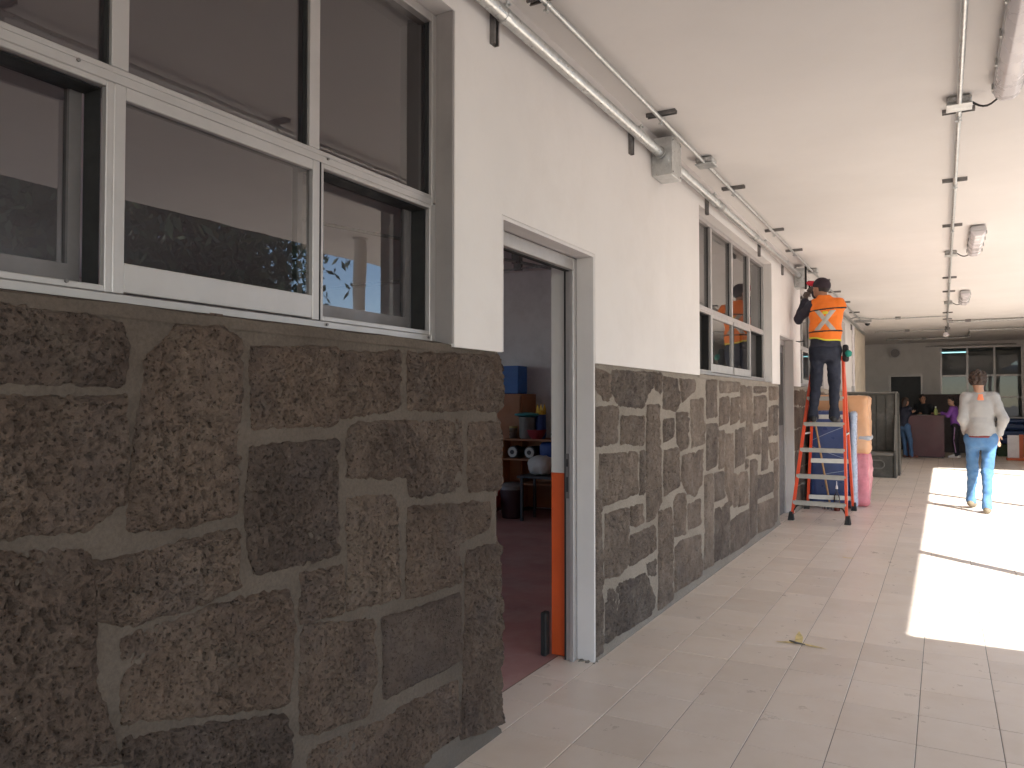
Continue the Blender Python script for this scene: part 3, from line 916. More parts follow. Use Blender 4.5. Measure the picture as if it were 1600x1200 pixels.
# ------------------------------------------------------------------ conduits, boxes and lamps
def strut(p0, p1, normal, parent, w=.041, d=.022):
    """U-section channel lying on a surface from p0 to p1, open side away from it"""
    p0, p1, n = Vector(p0), Vector(p1), Vector(normal)
    ax = (p1 - p0).normalized(); sd = ax.cross(n)
    m = MB(); c = (p0 + p1) / 2; L = (p1 - p0).length / 2
    m.obox(c + n * .0015, ax * L, sd * w / 2, n * .0015)
    for s in (-1, 1):
        m.obox(c + n * (d / 2 + .0016) + sd * s * (w / 2 - .0015), ax * L, sd * .0015, n * (d / 2 - .0014))
        m.obox(c + n * d + sd * s * (w / 2 - .0065), ax * L, sd * .0045, n * .0012)
    return m.build('strut_channel', M_STRUT, parent)

def clamp(p, axis, r, n, parent):
    """two-piece pipe strap with its bolt lug"""
    p, a, n = Vector(p), Vector(axis), Vector(n)
    s = a.cross(n)
    m = MB(); m.tube([p - a * .014, p + a * .014], r + .0025, 14)
    m.obox(p + n * (r + .012), a * .010, s * .004, n * .014)
    m.tube([p + n * (r + .013) - s * .018, p + n * (r + .013) + s * .018], .0045, 6)
    return m.build('clamp', M_GALV, parent)

BX, BZ, BR = .057, 2.975, .0305
big = thing('wall_conduit', (0, 6, BZ), 'thick galvanised conduit pipe running along the wall just under the ceiling', 'conduit')
for a, b in ((-2.0, 4.72), (4.94, 10.16), (10.40, 19.6)):
    m = MB(); m.tube([(BX, a, BZ), (BX, b, BZ)], BR, 20); m.build('pipe', M_GALV, big, smooth=True)
for y in (6.22, 7.55):
    m = MB(); m.tube([(BX, y - .08, BZ), (BX, y - .075, BZ), (BX, y + .075, BZ), (BX, y + .08, BZ)], [BR + .001, BR + .005, BR + .005, BR + .001], 20); m.build('coupling', M_GALV_DULL, big, smooth=True)
for y in (1.1, 2.72, 4.33, 6.02, 8.0, 9.3, 11.4, 13.2, 15.0, 17.0):
    strut((0, y, 2.86), (0, y, 3.05), (1, 0, 0), big)
    clamp((BX, y, BZ), (0, 1, 0), BR, (.35, 0, .94), big)
for y in (4.72, 4.94, 10.16, 10.40):
    m = MB(); m.tube([(BX, y - .016, BZ), (BX, y + .016, BZ)], BR + .009, 12); m.build('locknut', M_GALV_DULL, big, smooth=True)

def pull_box(name, x0, x1, y0, y1, z0, z1, label, cat='electrical box', group=None, mt=None, open_lid=False):
    t = thing(name, ((x0 + x1) / 2, (y0 + y1) / 2, z0), label, cat, group)
    m = MB(); m.box(x0, x1 - .004, y0, y1, z0, z1, bev=.003); m.build('body', mt or M_GALV, t)
    if not open_lid:
        m = MB(); m.box(x1 - .004, x1, y0 - .003, y1 + .003, z0 - .003, z1 + .003, bev=.0015); m.build('lid', mt or M_GALV, t)
        for y in (y0 + .02, y1 - .02):
            for z in (z0 + .02, z1 - .02):
                m = MB(); m.tube([(x1, y, z), (x1 + .003, y, z)], .005, 8); m.build('screw', M_STRUT, t)
    return t
pull_box('pull_box', 0, .135, 4.73, 4.93, 2.83, 3.075, 'square galvanised steel pull box on the wall conduit beside the open doorway')
pull_box('pull_box', 0, .125, 10.17, 10.39, 2.83, 3.07, 'steel pull box that the worker in orange is wiring', open_lid=True)
m = MB(); m.box(.126, .15, 10.17, 10.185, 2.80, 3.09)
tag(m.build('box_cover', M_GASKET), 'black cover held open at the pull box above the ladder', 'cover')

SX, SZ, SR = .165, ZC - .043, .0125
small = thing('ceiling_conduit', (SX, 6, SZ), 'thin conduit on the ceiling close to the wall, ending at a dome camera', 'conduit')
for a, b in ((-2.0, 5.36), (5.50, 10.52), (10.66, 17.6)):
    m = MB(); m.tube([(SX, a, SZ), (SX, b, SZ)], SR, 12); m.build('pipe', M_GALV, small, smooth=True)
for y in (1.2, 2.9, 4.43, 6.25, 7.98, 9.15, 11.6, 12.9, 14.3, 16.0):
    strut((SX - .09, y, ZC), (SX + .09, y, ZC), (0, 0, -1), small)
    clamp((SX, y, SZ), (0, 1, 0), SR, (0, 0, -1), small)

def round_box(x, y, label, group):
    t = thing('junction_box', (x, y, ZC), label, 'electrical box', group)
    m = MB(); m.box(x - .062, x + .062, y - .062, y + .062, ZC - .048, ZC - .0005, bev=.012); m.build('body', M_CAST, t, smooth=True)
    m = MB(); m.box(x - .066, x + .066, y - .066, y + .066, ZC - .056, ZC - .049, bev=.003); m.build('lid', M_GALV, t)
    return t
for y, l in ((5.43, 'small cast junction box on the thin conduit near the open doorway'), (10.59, 'small cast junction box on the thin conduit above the worker')):
    round_box(SX, y, l, 'junction boxes')

CX, CZ, CR = 1.722, ZC - .046, .0145
cen = thing('ceiling_conduit', (CX, 8, CZ), 'conduit down the middle of the ceiling feeding the tube lamps', 'conduit')
LB = [-.05, 5.06, 10.15, 15.1]
pts = [-3] + [v for y in LB for v in (y - .065, y + .065)] + [18.6]
for a, b in zip(pts[::2], pts[1::2]):
    m = MB(); m.tube([(CX, a, CZ), (CX, b, CZ)], CR, 12); m.build('pipe', M_GALV, cen, smooth=True)
for y in (1.8, 3.4, 5.24, 6.87, 8.62, 12.2, 13.7, 16.9, 18.2):
    strut((CX - .085, y, ZC), (CX + .085, y, ZC), (0, 0, -1), cen)
    clamp((CX, y, CZ), (0, 1, 0), CR, (0, 0, -1), cen)
M_DIFF = mat('lamp_diffuser', (0.74, 0.70, 0.72), 0.28, var=0.03, vscale=3)
M_LAMPBODY = mat('lamp_housing', (0.50, 0.49, 0.50), 0.45, var=0.05)
M_CABLE = mat('black_cable', (0.03, 0.028, 0.028), 0.5)
LAMP_L = ['long grey tube lamp on the ceiling, closest of the three to the open doorway', 'middle one of the three grey tube lamps on the corridor ceiling', 'grey tube lamp on the corridor ceiling closest to the end wall']
for i, y in enumerate(LB[1:]):
    round_box(CX, y, ['cast junction box on the middle conduit close to the first tube lamp', 'cast junction box on the middle conduit feeding the second tube lamp', 'cast junction box on the middle conduit feeding the third tube lamp'][i], 'junction boxes')
    lx, y1 = 1.945, y - .13
    y0 = y1 - 1.27
    t = thing('tube_lamp', (lx, (y0 + y1) / 2, ZC), LAMP_L[i], 'lamp', 'tube lamps along the ceiling')
    m = MB(); m.prism([(lx - .055, ZC - .012), (lx + .055, ZC - .012), (lx + .072, ZC - .045), (lx + .066, ZC - .058), (lx - .066, ZC - .058), (lx - .072, ZC - .045)], 1, y0, y1)
    m.build('housing', M_LAMPBODY, t, bevel=.006, smooth=True)
    m = MB(); m.prism([(lx - .064, ZC - .0585), (lx + .064, ZC - .0585), (lx + .056, ZC - .085), (lx + .028, ZC - .108), (lx - .028, ZC - .108), (lx - .056, ZC - .085)], 1, y0 + .02, y1 - .02)
    m.build('diffuser', M_DIFF, t, bevel=.005, smooth=True)
    for ym in (y0 + .2, y1 - .23):
        m = MB(); m.box(lx - .03, lx + .03, ym, ym + .03, ZC - .013, ZC - .0003); m.build('mount', M_STRUT, t)
    for k in range(4):
        yy = y0 + .12 + k * (y1 - y0 - .24) / 3
        for s in (-1, 1):
            m = MB(); m.box(lx + s * .0735 - .004, lx + s * .0735 + .004, yy - .012, yy + .012, ZC - .075, ZC - .04); m.build('clip', M_GALV_DULL, t)
    m = MB()
    c0, c1 = Vector((CX + .062, y + .01, ZC - .03)), Vector((lx - .01, y1 - .002, ZC - .045))
    m.tube([c0.lerp(c1, k / 8) + Vector((0, .05 * math.sin(k / 8 * math.pi), -.035 * math.sin(k / 8 * math.pi))) for k in range(9)], .006, 6)
    m.build('cable', M_CABLE, t, smooth=True)

# runs at the far end
def run(name, pts, r, label, z=ZC - .035, hang=()):
    t = thing(name, (pts[0][0], pts[0][1], z), label, 'conduit')
    m = MB(); m.tube([(x, y, z if len(q) == 0 else q[0]) for x, y, *q in pts], r, 8); m.build('pipe', M_GALV_DULL, t, smooth=True)
    for x, y in hang:
        m = MB(); m.box(x - .05, x + .05, y - .02, y + .02, z - .02, ZC - .0005); m.build('strap', M_STRUT, t)
    return t
run('cross_conduit', [(.03, 16.2, BZ + .02), (.12, 16.7), (.5, 17.3), (1.7, 17.35)], .012, 'thin bent conduit crossing the ceiling from the wall to the middle run', hang=((.85, 17.33),))
run('cross_conduit', [(1.74, 18.6), (3.8, 18.65)], .026, 'thick conduit crossing the ceiling toward the open side', hang=((1.78, 18.6), (2.1, 18.6)))
run('cross_conduit', [(.2, 20.5), (1.74, 20.45), (1.74, 18.7)], .014, 'conduit crossing the ceiling beyond the plywood panel', hang=((.9, 20.48), (1.74, 20.3)))
run('cross_conduit', [(.3, 23.2), (2.2, 23.15), (2.2, 21.0), (3.6, 20.95)], .020, 'conduit with a dropped corner crossing the far bay ceiling', hang=((1.2, 23.18), (2.2, 22.9)))
run('cross_conduit', [(1.2, 25.13), (3.4, 25.12)], .018, 'conduit strapped along the top of the end wall', z=3.0, hang=())
t = thing('hanging_lamp', (1.70, 20.0, ZC), 'small white hanging lamp below the middle conduit', 'lamp')
m = MB(); m.tube([(1.70, 20.0, ZC), (1.70, 20.0, ZC - .14)], .012, 8); m.build('stem', M_STRUT, t)
m = MB(); m.lathe((1.70, 20.0, ZC - .25), [(.03, 0), (.06, .02), (.065, .07), (.04, .11), (.02, .12)], 14); m.build('shade', M_DIFF, t, smooth=True)
t = thing('dome_camera', (.2, 17.95, ZC), 'small white dome camera at the end of the thin conduit', 'camera')
m = MB(); m.lathe((.24, 17.95, ZC - .05), [(.07, 0), (.075, .02), (.075, .05)], 16); m.build('base', M_DIFF, t, smooth=True)
m = MB(); m.lathe((.24, 17.95, ZC - .10), [(.015, 0), (.04, .012), (.052, .035), (.054, .05)], 16); m.build('dome', M_GASKET, t, smooth=True)
m = MB(); m.box(-.0, .34, 17.62, 17.72, ZC - .05, ZC - .0006); m.build('bracket', M_GALV_DULL, t)
t = thing('wall_speaker', (.42, Y_END, 2.72), 'round grey speaker fixed high on the end wall above the door', 'speaker')
m = MB(); m.tube([(.42, Y_END, 2.83), (.42, Y_END - .22, 2.83)], [.14, .15], 16); m.build('housing', M_LAMPBODY, t, smooth=True)
m = MB(); m.tube([(.42, Y_END - .221, 2.83), (.42, Y_END - .23, 2.83)], [.12, .11], 16); m.build('grille', M_ALU_DARK, t, smooth=True)

# conduit dropping down the wall next to the plywood
t = thing('wall_conduit', (.03, 17.1, 1.6), 'white vertical conduit with a socket box beside the plywood panel', 'conduit')
m = MB(); m.tube([(.035, 17.1, 1.72), (.035, 17.1, 2.97)], .022, 10); m.build('pipe', M_DIFF, t, smooth=True)
m = MB(); m.box(0, .06, 17.03, 17.17, 1.58, 1.72, bev=.006); m.build('socket_box', M_LAMPBODY, t)
M_PLY = mat('plywood', (0.58, 0.51, 0.42), 0.7, var=0.14, vscale=3, bump=0.1, dirt=(.42, .35, .27), dirt_amt=.4, dirt_scale=4)
m = MB(); m.box(.004, .022, 17.75, 19.98, ZS + .03, 2.98, bev=.002)
tag(m.build('plywood_panel', M_PLY), 'tall raw plywood panel fixed to the wall above the bench', 'panel')

# ------------------------------------------------------------------ step ladder
M_FIBRE = mat('orange_fibreglass', (0.74, 0.085, 0.03), 0.42, var=0.08, vscale=10)
M_TREAD = mat('ladder_aluminium', (0.55, 0.54, 0.50), 0.4, metal=0.35, var=0.08, vscale=14)
M_RUBBER = mat('black_rubber', (0.02, 0.02, 0.02), 0.75)
lad = thing('step_ladder', (.36, 10.05, 0), 'orange fibreglass step ladder with aluminium treads under the worker', 'ladder')
FL, FR = (Vector((.050, 9.50, .05)), Vector((.235, 9.98, 1.90))), (Vector((.668, 9.44, .05)), Vector((.595, 9.95, 1.90)))
BL, BRR = (Vector((.060, 10.62, .05)), Vector((.245, 10.07, 1.90))), (Vector((.615, 10.72, .05)), Vector((.585, 10.06, 1.90)))
def rail(a, b, inward):
    m = MB(); d = (b - a).normalized()
    s = Vector((inward, 0, 0)); s = (s - d * s.dot(d)).normalized(); w = d.cross(s)
    c = (a + b) / 2; L = (b - a).length / 2
    m.obox(c, d * L, s * .003, w * .034)                      # web of the C-section
    for k in (-1, 1): m.obox(c + s * .013 + w * k * .031, d * L, s * .0105, w * .003)
    return m.build('rail', M_FIBRE, lad)
rail(*FL, 1); rail(*FR, -1); rail(*BL, 1); rail(*BRR, -1)
def at_z(r, z):
    a, b = r; k = (z - a.z) / (b.z - a.z); return a.lerp(b, k)
for z in (.225, .530, .835, 1.140, 1.445):
    a, b = at_z(FL, z), at_z(FR, z)
    m = MB(); c = (a + b) / 2; ax = (b - a) / 2
    u = ax.normalized(); w = Vector((0, 0, 1)).cross(u)
    ax = u * (ax.length - .005)
    m.obox(c + Vector((0, 0, .0)), ax, w * .042, Vector((0, 0, .0025)))
    m.obox(c - w * .041 - Vector((0, 0, .022)), ax, w * .0018, Vector((0, 0, .0215)))
    m.obox(c + w * .041 - Vector((0, 0, .022)), ax, w * .0018, Vector((0, 0, .0215)))
    for k in range(6): m.obox(c + w * (-.033 + k * .013) + Vector((0, 0, .0035)), ax, w * .0018, Vector((0, 0, .0012)))
    m.build('tread', M_TREAD, lad)
for z in (.16, .64, 1.2):
    a, b = at_z(BL, z), at_z(BRR, z)
    m = MB(); m.beam(a, b, .02, .055); m.build('crossbar', M_TREAD, lad)
for r in (FL, FR, BL, BRR):
    p = r[0]
    m = MB(); s = 1 if p.x < .3 else -1
    m.add([(p.x - .034, p.y - .045, 0), (p.x + .034, p.y - .045, 0), (p.x + .034, p.y + .045, 0), (p.x - .034, p.y + .045, 0),
           (p.x - .018 , p.y - .036, .10), (p.x + .022, p.y - .036, .10), (p.x + .022, p.y + .036, .10), (p.x - .018, p.y + .036, .10)],
          [(0, 1, 2, 3), (4, 5, 6, 7), (0, 1, 5, 4), (1, 2, 6, 5), (2, 3, 7, 6), (3, 0, 4, 7)])
    m.build('foot', M_RUBBER, lad, bevel=.006)
for r, s in ((FL, 1), (FR, -1)):                              # knee braces under the lowest tread
    a = at_z(r, .09); b = at_z(r, .205) + Vector((s * .12, 0, 0))
    m = MB(); m.tube([a + Vector((s * .01, 0, 0)), a.lerp(b, .5) + Vector((-s * .012, 0, .018)), b], .009, 6); m.build('brace', M_RUBBER, lad)
for r, q in ((FL, BL), (FR, BRR)):
    m = MB(); m.beam(at_z(r, 1.0), at_z(q, 1.0), .006, .02); m.build('spreader', M_TREAD, lad)
m = MB(); m.box(.215, .615, 9.93, 10.12, 1.885, 1.935, bev=.01); m.build('top_cap', M_FIBRE, lad)

# ------------------------------------------------------------------ wrapped mattresses, broom and bottle behind the ladder
def soft_slab(x0, x1, y0, y1, z0, z1, seed, amp=.018, res=.035, rounding=.05, wrinkle=1.0):
    """padded block: rounded box surface with creases"""
    m = MB(); nx, ny, nz = [max(3, int((b - a) / res)) for a, b in ((x0, x1), (y0, y1), (z0, z1))]
    c = Vector(((x0 + x1) / 2, (y0 + y1) / 2, (z0 + z1) / 2)); hx, hy, hz = (x1 - x0) / 2, (y1 - y0) / 2, (z1 - z0) / 2
    def disp(x, y, z):
        p = Vector((x, y, z)); r = min(rounding, hx * .9, hy * .9, hz * .9)
        q = Vector((max(-hx + r, min(hx - r, p.x)), max(-hy + r, min(hy - r, p.y)), max(-hz + r, min(hz - r, p.z))))
        d = p - q; n = d.normalized() if d.length > 1e-6 else Vector((0, 0, 1))
        k = amp * (mnoise.noise((x * 3.2 + seed, y * 3, z * 2.4)) + wrinkle * .5 * abs(mnoise.noise((x * 13, y * 11 + seed, z * 6))) + wrinkle * .22 * mnoise.noise((x * 40, y * 30 + seed, z * 22)))
        return c + q + n * (r + k)
    def face(fn, na, nb):
        n0 = len(m.v)
        for i in range(na + 1):
            for j in range(nb + 1): m.v.append(tuple(disp(*fn(2 * i / na - 1, 2 * j / nb - 1))))
        for i in range(na):
            for j in range(nb):
                a = n0 + i * (nb + 1) + j; m.f.append((a, a + 1, a + nb + 2, a + nb + 1)); m.mi.append(0)
    face(lambda a, b: (a * hx, -hy, b * hz), nx, nz); face(lambda a, b: (a * hx, hy, b * hz), nx, nz)
    face(lambda a, b: (-hx, a * hy, b * hz), ny, nz); face(lambda a, b: (hx, a * hy, b * hz), ny, nz)
    face(lambda a, b: (a * hx, b * hy, -hz), nx, ny); face(lambda a, b: (a * hx, b * hy, hz), nx, ny)
    return m
def weld(o, d=.0008):
    import bmesh
    bm = bmesh.new(); bm.from_mesh(o.data); bmesh.ops.remove_doubles(bm, verts=bm.verts, dist=d)
    bmesh.ops.recalc_face_normals(bm, faces=bm.faces); bm.to_mesh(o.data); bm.free()
    o.data.polygons.foreach_set('use_smooth', [True] * len(o.data.polygons))
    return o
M_BLUE = mat('blue_ticking', (0.045, 0.075, 0.20), 0.35, var=0.2, vscale=5, bump=0.1, bscale=25, coat=0.5)
M_WRAP = mat('clear_wrap_edge', (0.36, 0.44, 0.58), 0.3, var=0.2, vscale=14, bump=0.35, bscale=30, coat=0.3)
M_PEACH = mat('peach_cloth', (0.66, 0.36, 0.19), 0.5, var=0.08, vscale=4, bump=0.1, bscale=20, coat=0.25)
M_TAPE = mat('grey_tape', (0.36, 0.38, 0.42), 0.4)
M_PINK = mat('pink_cloth', (0.60, 0.20, 0.24), 0.55, var=0.25, vscale=6, bump=0.25, bscale=22, coat=0.2)
t = thing('mattress', (.3, 10.95, 0), 'blue mattress wrapped in clear plastic standing upright behind the ladder', 'mattress')
weld(soft_slab(.06, .555, 10.84, 11.06, .015, 1.27, 1.0, .010, wrinkle=.6).build('ticking', M_BLUE, t, fixn=False))
weld(soft_slab(.557, .635, 10.835, 11.075, .012, 1.262, 4.0, .012).build('side_border', M_WRAP, t, fixn=False))
for z, tilt in ((.45, .05), (.72, -.08), (.98, .1)):
    m = MB(); m.tube([(.10, 10.832, z - tilt), (.3, 10.828, z), (.53, 10.831, z + tilt)], .0035, 5); m.build('wrap_crease', M_WRAP, t)
t = thing('bedding_bundle', (.45, 11.4, .66), 'peach cushion bundle banded with grey tape, on top of the pink bundle', 'bundle')
weld(soft_slab(.10, .765, 11.14, 11.65, .70, 1.47, 7.0, .022, rounding=.05, wrinkle=1.3).build('cover', M_PEACH, t, fixn=False))
weld(soft_slab(.09, .782, 11.13, 11.66, .87, .945, 7.0, .010, rounding=.03, wrinkle=.2).build('tape_band', M_TAPE, t, fixn=False))
t = thing('bedding_bundle', (.45, 11.4, 0), 'crumpled pink wrapped bundle on the floor beside the blue mattress', 'bundle')
weld(soft_slab(.12, .755, 11.14, 11.62, .015, .71, 12.0, .035, rounding=.045, wrinkle=1.8).build('cover', M_PINK, t, fixn=False))
M_WOOD = mat('broom_wood', (0.46, 0.28, 0.13), 0.6, var=0.15, vscale=12)
t = thing('broom', (.36, 10.72, 0), 'wooden broom handle leaning on the blue mattress behind the ladder', 'broom')
m = MB(); m.tube([(.33, 10.69, .08), (.13, 10.80, 1.22)], .0125, 8); m.build('handle', M_WOOD, t, smooth=True)
m = MB(); m.box(.24, .42, 10.64, 10.72, .05, .085, bev=.008); m.build('head', mat('red_plastic', (.4, .03, .03), .4), t)
m = MB()
for k in range(26):
    x = .245 + k * .0068; m.tube([(x, 10.68 + .02 * math.sin(k * 2), .052), (x + .01 * math.sin(k), 10.68 + .03 * math.sin(k * 2), .001)], .003, 4)
tag(m.build('bristles', M_STRUT, t), kind='stuff')
M_BOT = glass_mat('clear_bottle_plastic', 1.45, (.86, .84, .80))
t = thing('spray_bottle', (.42, 10.56, 0), 'clear bottle with a pointed cap and red liquid on the floor behind the ladder', 'bottle')
m = MB(); m.lathe((.43, 10.56, 0), [(.034, 0), (.038, .01), (.038, .16), (.03, .20), (.013, .24), (.011, .28)], 14); m.build('body', M_BOT, t, smooth=True)
m = MB(); m.lathe((.43, 10.56, .003), [(.031, 0), (.034, .008), (.034, .075)], 14); m.build('liquid', mat('red_liquid', (.25, .03, .02), .2), t, smooth=True)
m = MB(); m.lathe((.43, 10.56, .28), [(.014, 0), (.014, .03), (.006, .05), (.004, .10)], 10); m.build('cap', M_DIFF, t, smooth=True)

# ------------------------------------------------------------------ booth benches, counter, mats
M_BOOTH = mat('booth_paint', (0.052, 0.049, 0.042), 0.45, var=0.12, vscale=3, dirt=(.2, .19, .17), dirt_amt=.4, dirt_scale=5)
M_BOOTH_EDGE = mat('booth_trim', (0.16, 0.152, 0.138), 0.5, var=0.1, vscale=6)
def booth(y_back, face, x0, x1, label):
    t = thing('booth_bench', ((x0 + x1) / 2, y_back, 0), label, 'bench', 'booth benches')
    s = face
    m = MB(); m.box(x0, x1, *sorted((y_back, y_back + s * .05)), .03, 1.555); m.build('backboard', M_BOOTH, t)
    n = 5
    for k in range(n):
        a, b = x0 + (x1 - x0) * k / n, x0 + (x1 - x0) * (k + 1) / n
        m = MB(); m.box(a + .006, b - .006, *sorted((y_back + s * .0505, y_back + s * .068)), .47, 1.52, bev=.006); m.build('plank', M_BOOTH, t)
    m = MB(); m.box(x0 - .012, x1 + .012, *sorted((y_back - s * .012, y_back + s * .085)), 1.556, 1.59, bev=.006); m.build('top_rail', M_BOOTH_EDGE, t)
    m = MB(); m.box(x0, x1 - .002, *sorted((y_back + s * .07, y_back + s * .56)), .40, .46, bev=.015); m.build('seat', M_BOOTH_EDGE, t)
    m = MB(); m.box(x0, x1 - .002, *sorted((y_back + s * .07, y_back + s * .52)), .0, .40, bev=.006); b = m.build('seat_box', M_BOOTH, t)
    m = MB(); yy = y_back + s * .524; cx_, hw, r = (x0 + x1) / 2 + .05, .19, .075
    ring = []
    for k in range(28):
        a = 2 * math.pi * k / 28
        ring.append((cx_ + (hw - r) * (1 if math.cos(a) > 0 else -1) + r * math.cos(a), yy, .24 + r * math.sin(a)))
    m.tube(ring + [ring[0]], .012, 6); m.build('moulding', M_BOOTH_EDGE, b, smooth=True)
    # shaped end panel with sloping edge
    pr = [(y_back - s * .004, 0), (y_back + s * .565, 0), (y_back + s * .565, .50), (y_back + s * .50, .58), (y_back + s * .14, 1.05), (y_back + s * .10, 1.15), (y_back + s * .10, 1.57), (y_back - s * .004, 1.57)]
    m = MB(); m.prism(pr, 0, x1 + .001, x1 + .035); e = m.build('end_panel', M_BOOTH, t)
    m = MB()
    for (p, q) in zip(pr[2:6], pr[3:7]): m.beam((x1 + .018, p[0], p[1]), (x1 + .018, q[0], q[1]), .04, .02)
    m.build('edge_trim', M_BOOTH_EDGE, e)
    return t
booth(16.25, -1, .02, .83, 'dark high-backed booth bench with an oval moulding, facing the ladder')
booth(16.27, 1, .02, .86, 'dark booth bench back to back with the one facing the ladder')
M_MAROON = mat('maroon_laminate', (0.085, 0.022, 0.026), 0.4, var=0.12, vscale=2)
t = thing('counter', (1.2, 22.3, 0), 'maroon reception counter with the green bottle on it', 'counter')
m = MB(); m.box(.79, 1.645, 22.0, 22.04, .03, 1.03); m.build('front_panel', M_MAROON, t)
for x in (.79, 1.605):
    m = MB(); m.box(x, x + .04, 22.041, 22.62, .03, 1.03); m.build('side_panel', M_MAROON, t)
m = MB(); m.box(.76, 1.675, 21.97, 22.65, 1.031, 1.07, bev=.005); m.build('countertop', M_MAROON, t)
m = MB(); m.box(.81, 1.625, 22.02, 22.6, -.002, .0295); m.build('plinth', M_RUBBER, t)
m = MB(); m.box(1.04, 1.36, 22.05, 22.25, 1.0705, 1.075); tag(m.build('paper_sheets', mat('paper', (.75, .73, .68), .8)), 'white paper sheets lying on the maroon counter', 'paper')
t = thing('drink_bottle', (1.46, 22.15, 1.07), 'green drink bottle standing on the maroon counter', 'bottle')
m = MB(); m.lathe((1.46, 22.15, 1.07), [(.038, 0), (.042, .012), (.042, .11), (.034, .14), (.016, .17), (.016, .19)], 14); m.build('body', mat('green_bottle', (.34, .38, .12), .3), t, smooth=True)
m = MB(); m.lathe((1.46, 22.15, 1.261), [(.019, 0), (.019, .025)], 12); m.build('cap', M_DIFF, t)
M_BOARD = mat('dark_brown_board', (0.035, 0.022, 0.02), 0.6, var=0.2)
m = MB(); m.box(1.14, 2.3, 24.6, 24.66, 0.0, 1.62, bev=.006); tag(m.build('screen_board', M_BOARD), 'dark brown standing board behind the counter', 'board')
M_MATB = mat('gym_mat_blue', (0.035, 0.07, 0.19), 0.45, var=0.12, vscale=3)
for k, (z0, z1, c) in enumerate(((.32, .50, M_MATB), (.50, .68, M_MATB), (.68, .86, M_MATB), (.86, .97, M_MATB))):
    m = soft_slab(2.85, 3.86, 23.4, 24.5, z0 + .004, z1, 20 + k, .006, res=.12, rounding=.05, wrinkle=.3)
    tag(weld(m.build('gym_mat', c, fixn=False)), ['blue gym mat lowest in the stack by the bay wall', 'second blue gym mat from the bottom of the stack', 'third blue gym mat from the bottom of the stack', 'thin blue gym mat on top of the stack'][k], 'mat', 'stack of gym mats')
m = MB(); m.box(2.84, 3.87, 23.45, 24.45, 0, .32, bev=.01); tag(m.build('wooden_crate', mat('green_crate', (.025, .07, .04), .6, var=.3)), 'dark green crate under the stack of gym mats', 'crate')
m = MB(); m.box(3.0, 3.6, 24.0, 24.4, .972, 1.0); tag(m.build('folded_sheet', M_DIFF), 'white folded sheet lying on the top gym mat', 'sheet')
t = thing('target_board', (3.1, 22.0, 0), 'white board with an orange edge and foot standing by the gym mats', 'board')
m = MB(); m.box(2.965, 3.20, 21.99, 22.03, .06, .60); m.build('face', M_DIFF, t)
m = MB(); m.box(3.202, 3.29, 21.985, 22.035, .06, .62); m.build('edge', mat('orange_wood', (.55, .12, .04), .5), t)
m = MB(); m.box(2.94, 3.4, 21.9, 22.12, 0, .059, bev=.006); m.build('foot', MATS['orange_wood'], t)

# lit tube inside the end room
t = thing('tube_lamp', (1.9, 27.2, 2.9), 'lit bluish tube lamp inside the room behind the end window', 'lamp')
m = MB(); m.tube([(1.55, 27.2, 2.93), (2.28, 27.2, 2.93)], .015, 10); m.build('tube', emit_mat('lit_tube', (.45, .95, 1.0), 1.3), t)
m = MB(); m.box(1.5, 2.33, 27.16, 27.24, 2.96, 3.0); m.box(1.88, 1.92, 27.18, 27.22, 3.0, ZC); m.build('housing', M_LAMPBODY, t)

# ------------------------------------------------------------------ marks on the floor
M_YEL = mat('yellow_marking', (0.76, 0.63, 0.28), 0.7, var=0.3, vscale=30)
def mark(name, pieces, z, label, mt):
    m = MB()
    for poly in pieces: m.add([(x, y, z) for x, y in poly], [tuple(range(len(poly)))])
    return tag(m.build(name, mt, base=(pieces[0][0][0], pieces[0][0][1], 0)), label, 'floor mark')
def star(cx, cy, arms):
    ps = []
    for a, L, w in arms:
        d = Vector((math.cos(a), math.sin(a))); n = Vector((-d.y, d.x)); c = Vector((cx, cy))
        ps.append([tuple(c - n * w + d * .004), tuple(c + d * L * .5 - n * w * 1.15), tuple(c + d * L), tuple(c + d * L * .55 + n * w * .9), tuple(c + n * w + d * .004)])
    return ps
mark('paint_mark', star(.885, 4.655, [(R(98), .24, .020), (R(200), .13, .014), (R(345), .17, .012)]), .0035, 'worn yellow three-armed paint mark on the floor tiles', M_YEL)
mark('paint_mark', star(.86, 7.4, [(R(10), .07, .012), (R(140), .05, .012)]), .0035, 'faint small yellow paint mark on the tiles before the ladder', M_YEL)
m = MB(); m.tube([(.835, 4.66, .007), (.875, 4.632, .009), (.925, 4.625, .007)], [.004, .006, .003], 6)
tag(m.build('tape_scrap', M_STRUT), 'dark curled scrap lying on the yellow paint mark', 'scrap')

# ------------------------------------------------------------------ things inside the classroom
M_TEAK = mat('orange_brown_wood', (0.33, 0.13, 0.05), 0.55, var=0.15, vscale=4, bump=0.05)
t = thing('cabinet', (-3.35, 8.7, 0), 'tall orange-brown wooden cabinet against the far classroom wall', 'cabinet')
m = MB(); m.box(-3.95, -3.03, 8.55, 8.94, .05, 1.49, bev=.006); m.build('carcass', M_TEAK, t)
for x in (-3.93, -3.48):
    m = MB(); m.box(x, x + .43, 8.53, 8.549, .08, 1.46); m.build('door', M_TEAK, t)
m = MB(); m.box(-3.92, -3.06, 8.58, 8.92, 0, .05); m.build('plinth', M_RUBBER, t)
m = MB(); m.box(-3.42, -3.115, 8.6, 8.85, 1.492, 1.85, bev=.006); tag(m.build('toy_box', mat('blue_box', (.03, .13, .42), .5)), 'bright blue box standing on top of the cabinet', 'box')
t = thing('shelf_unit', (-2.7, 8.5, 0), 'low open wooden shelf unit crowded with toys and jars', 'shelf')
for z in (.36, .66, .905):
    m = MB(); m.box(-3.19, -2.2, 8.35, 8.7, z, z + .022); m.build('shelf', M_TEAK, t)
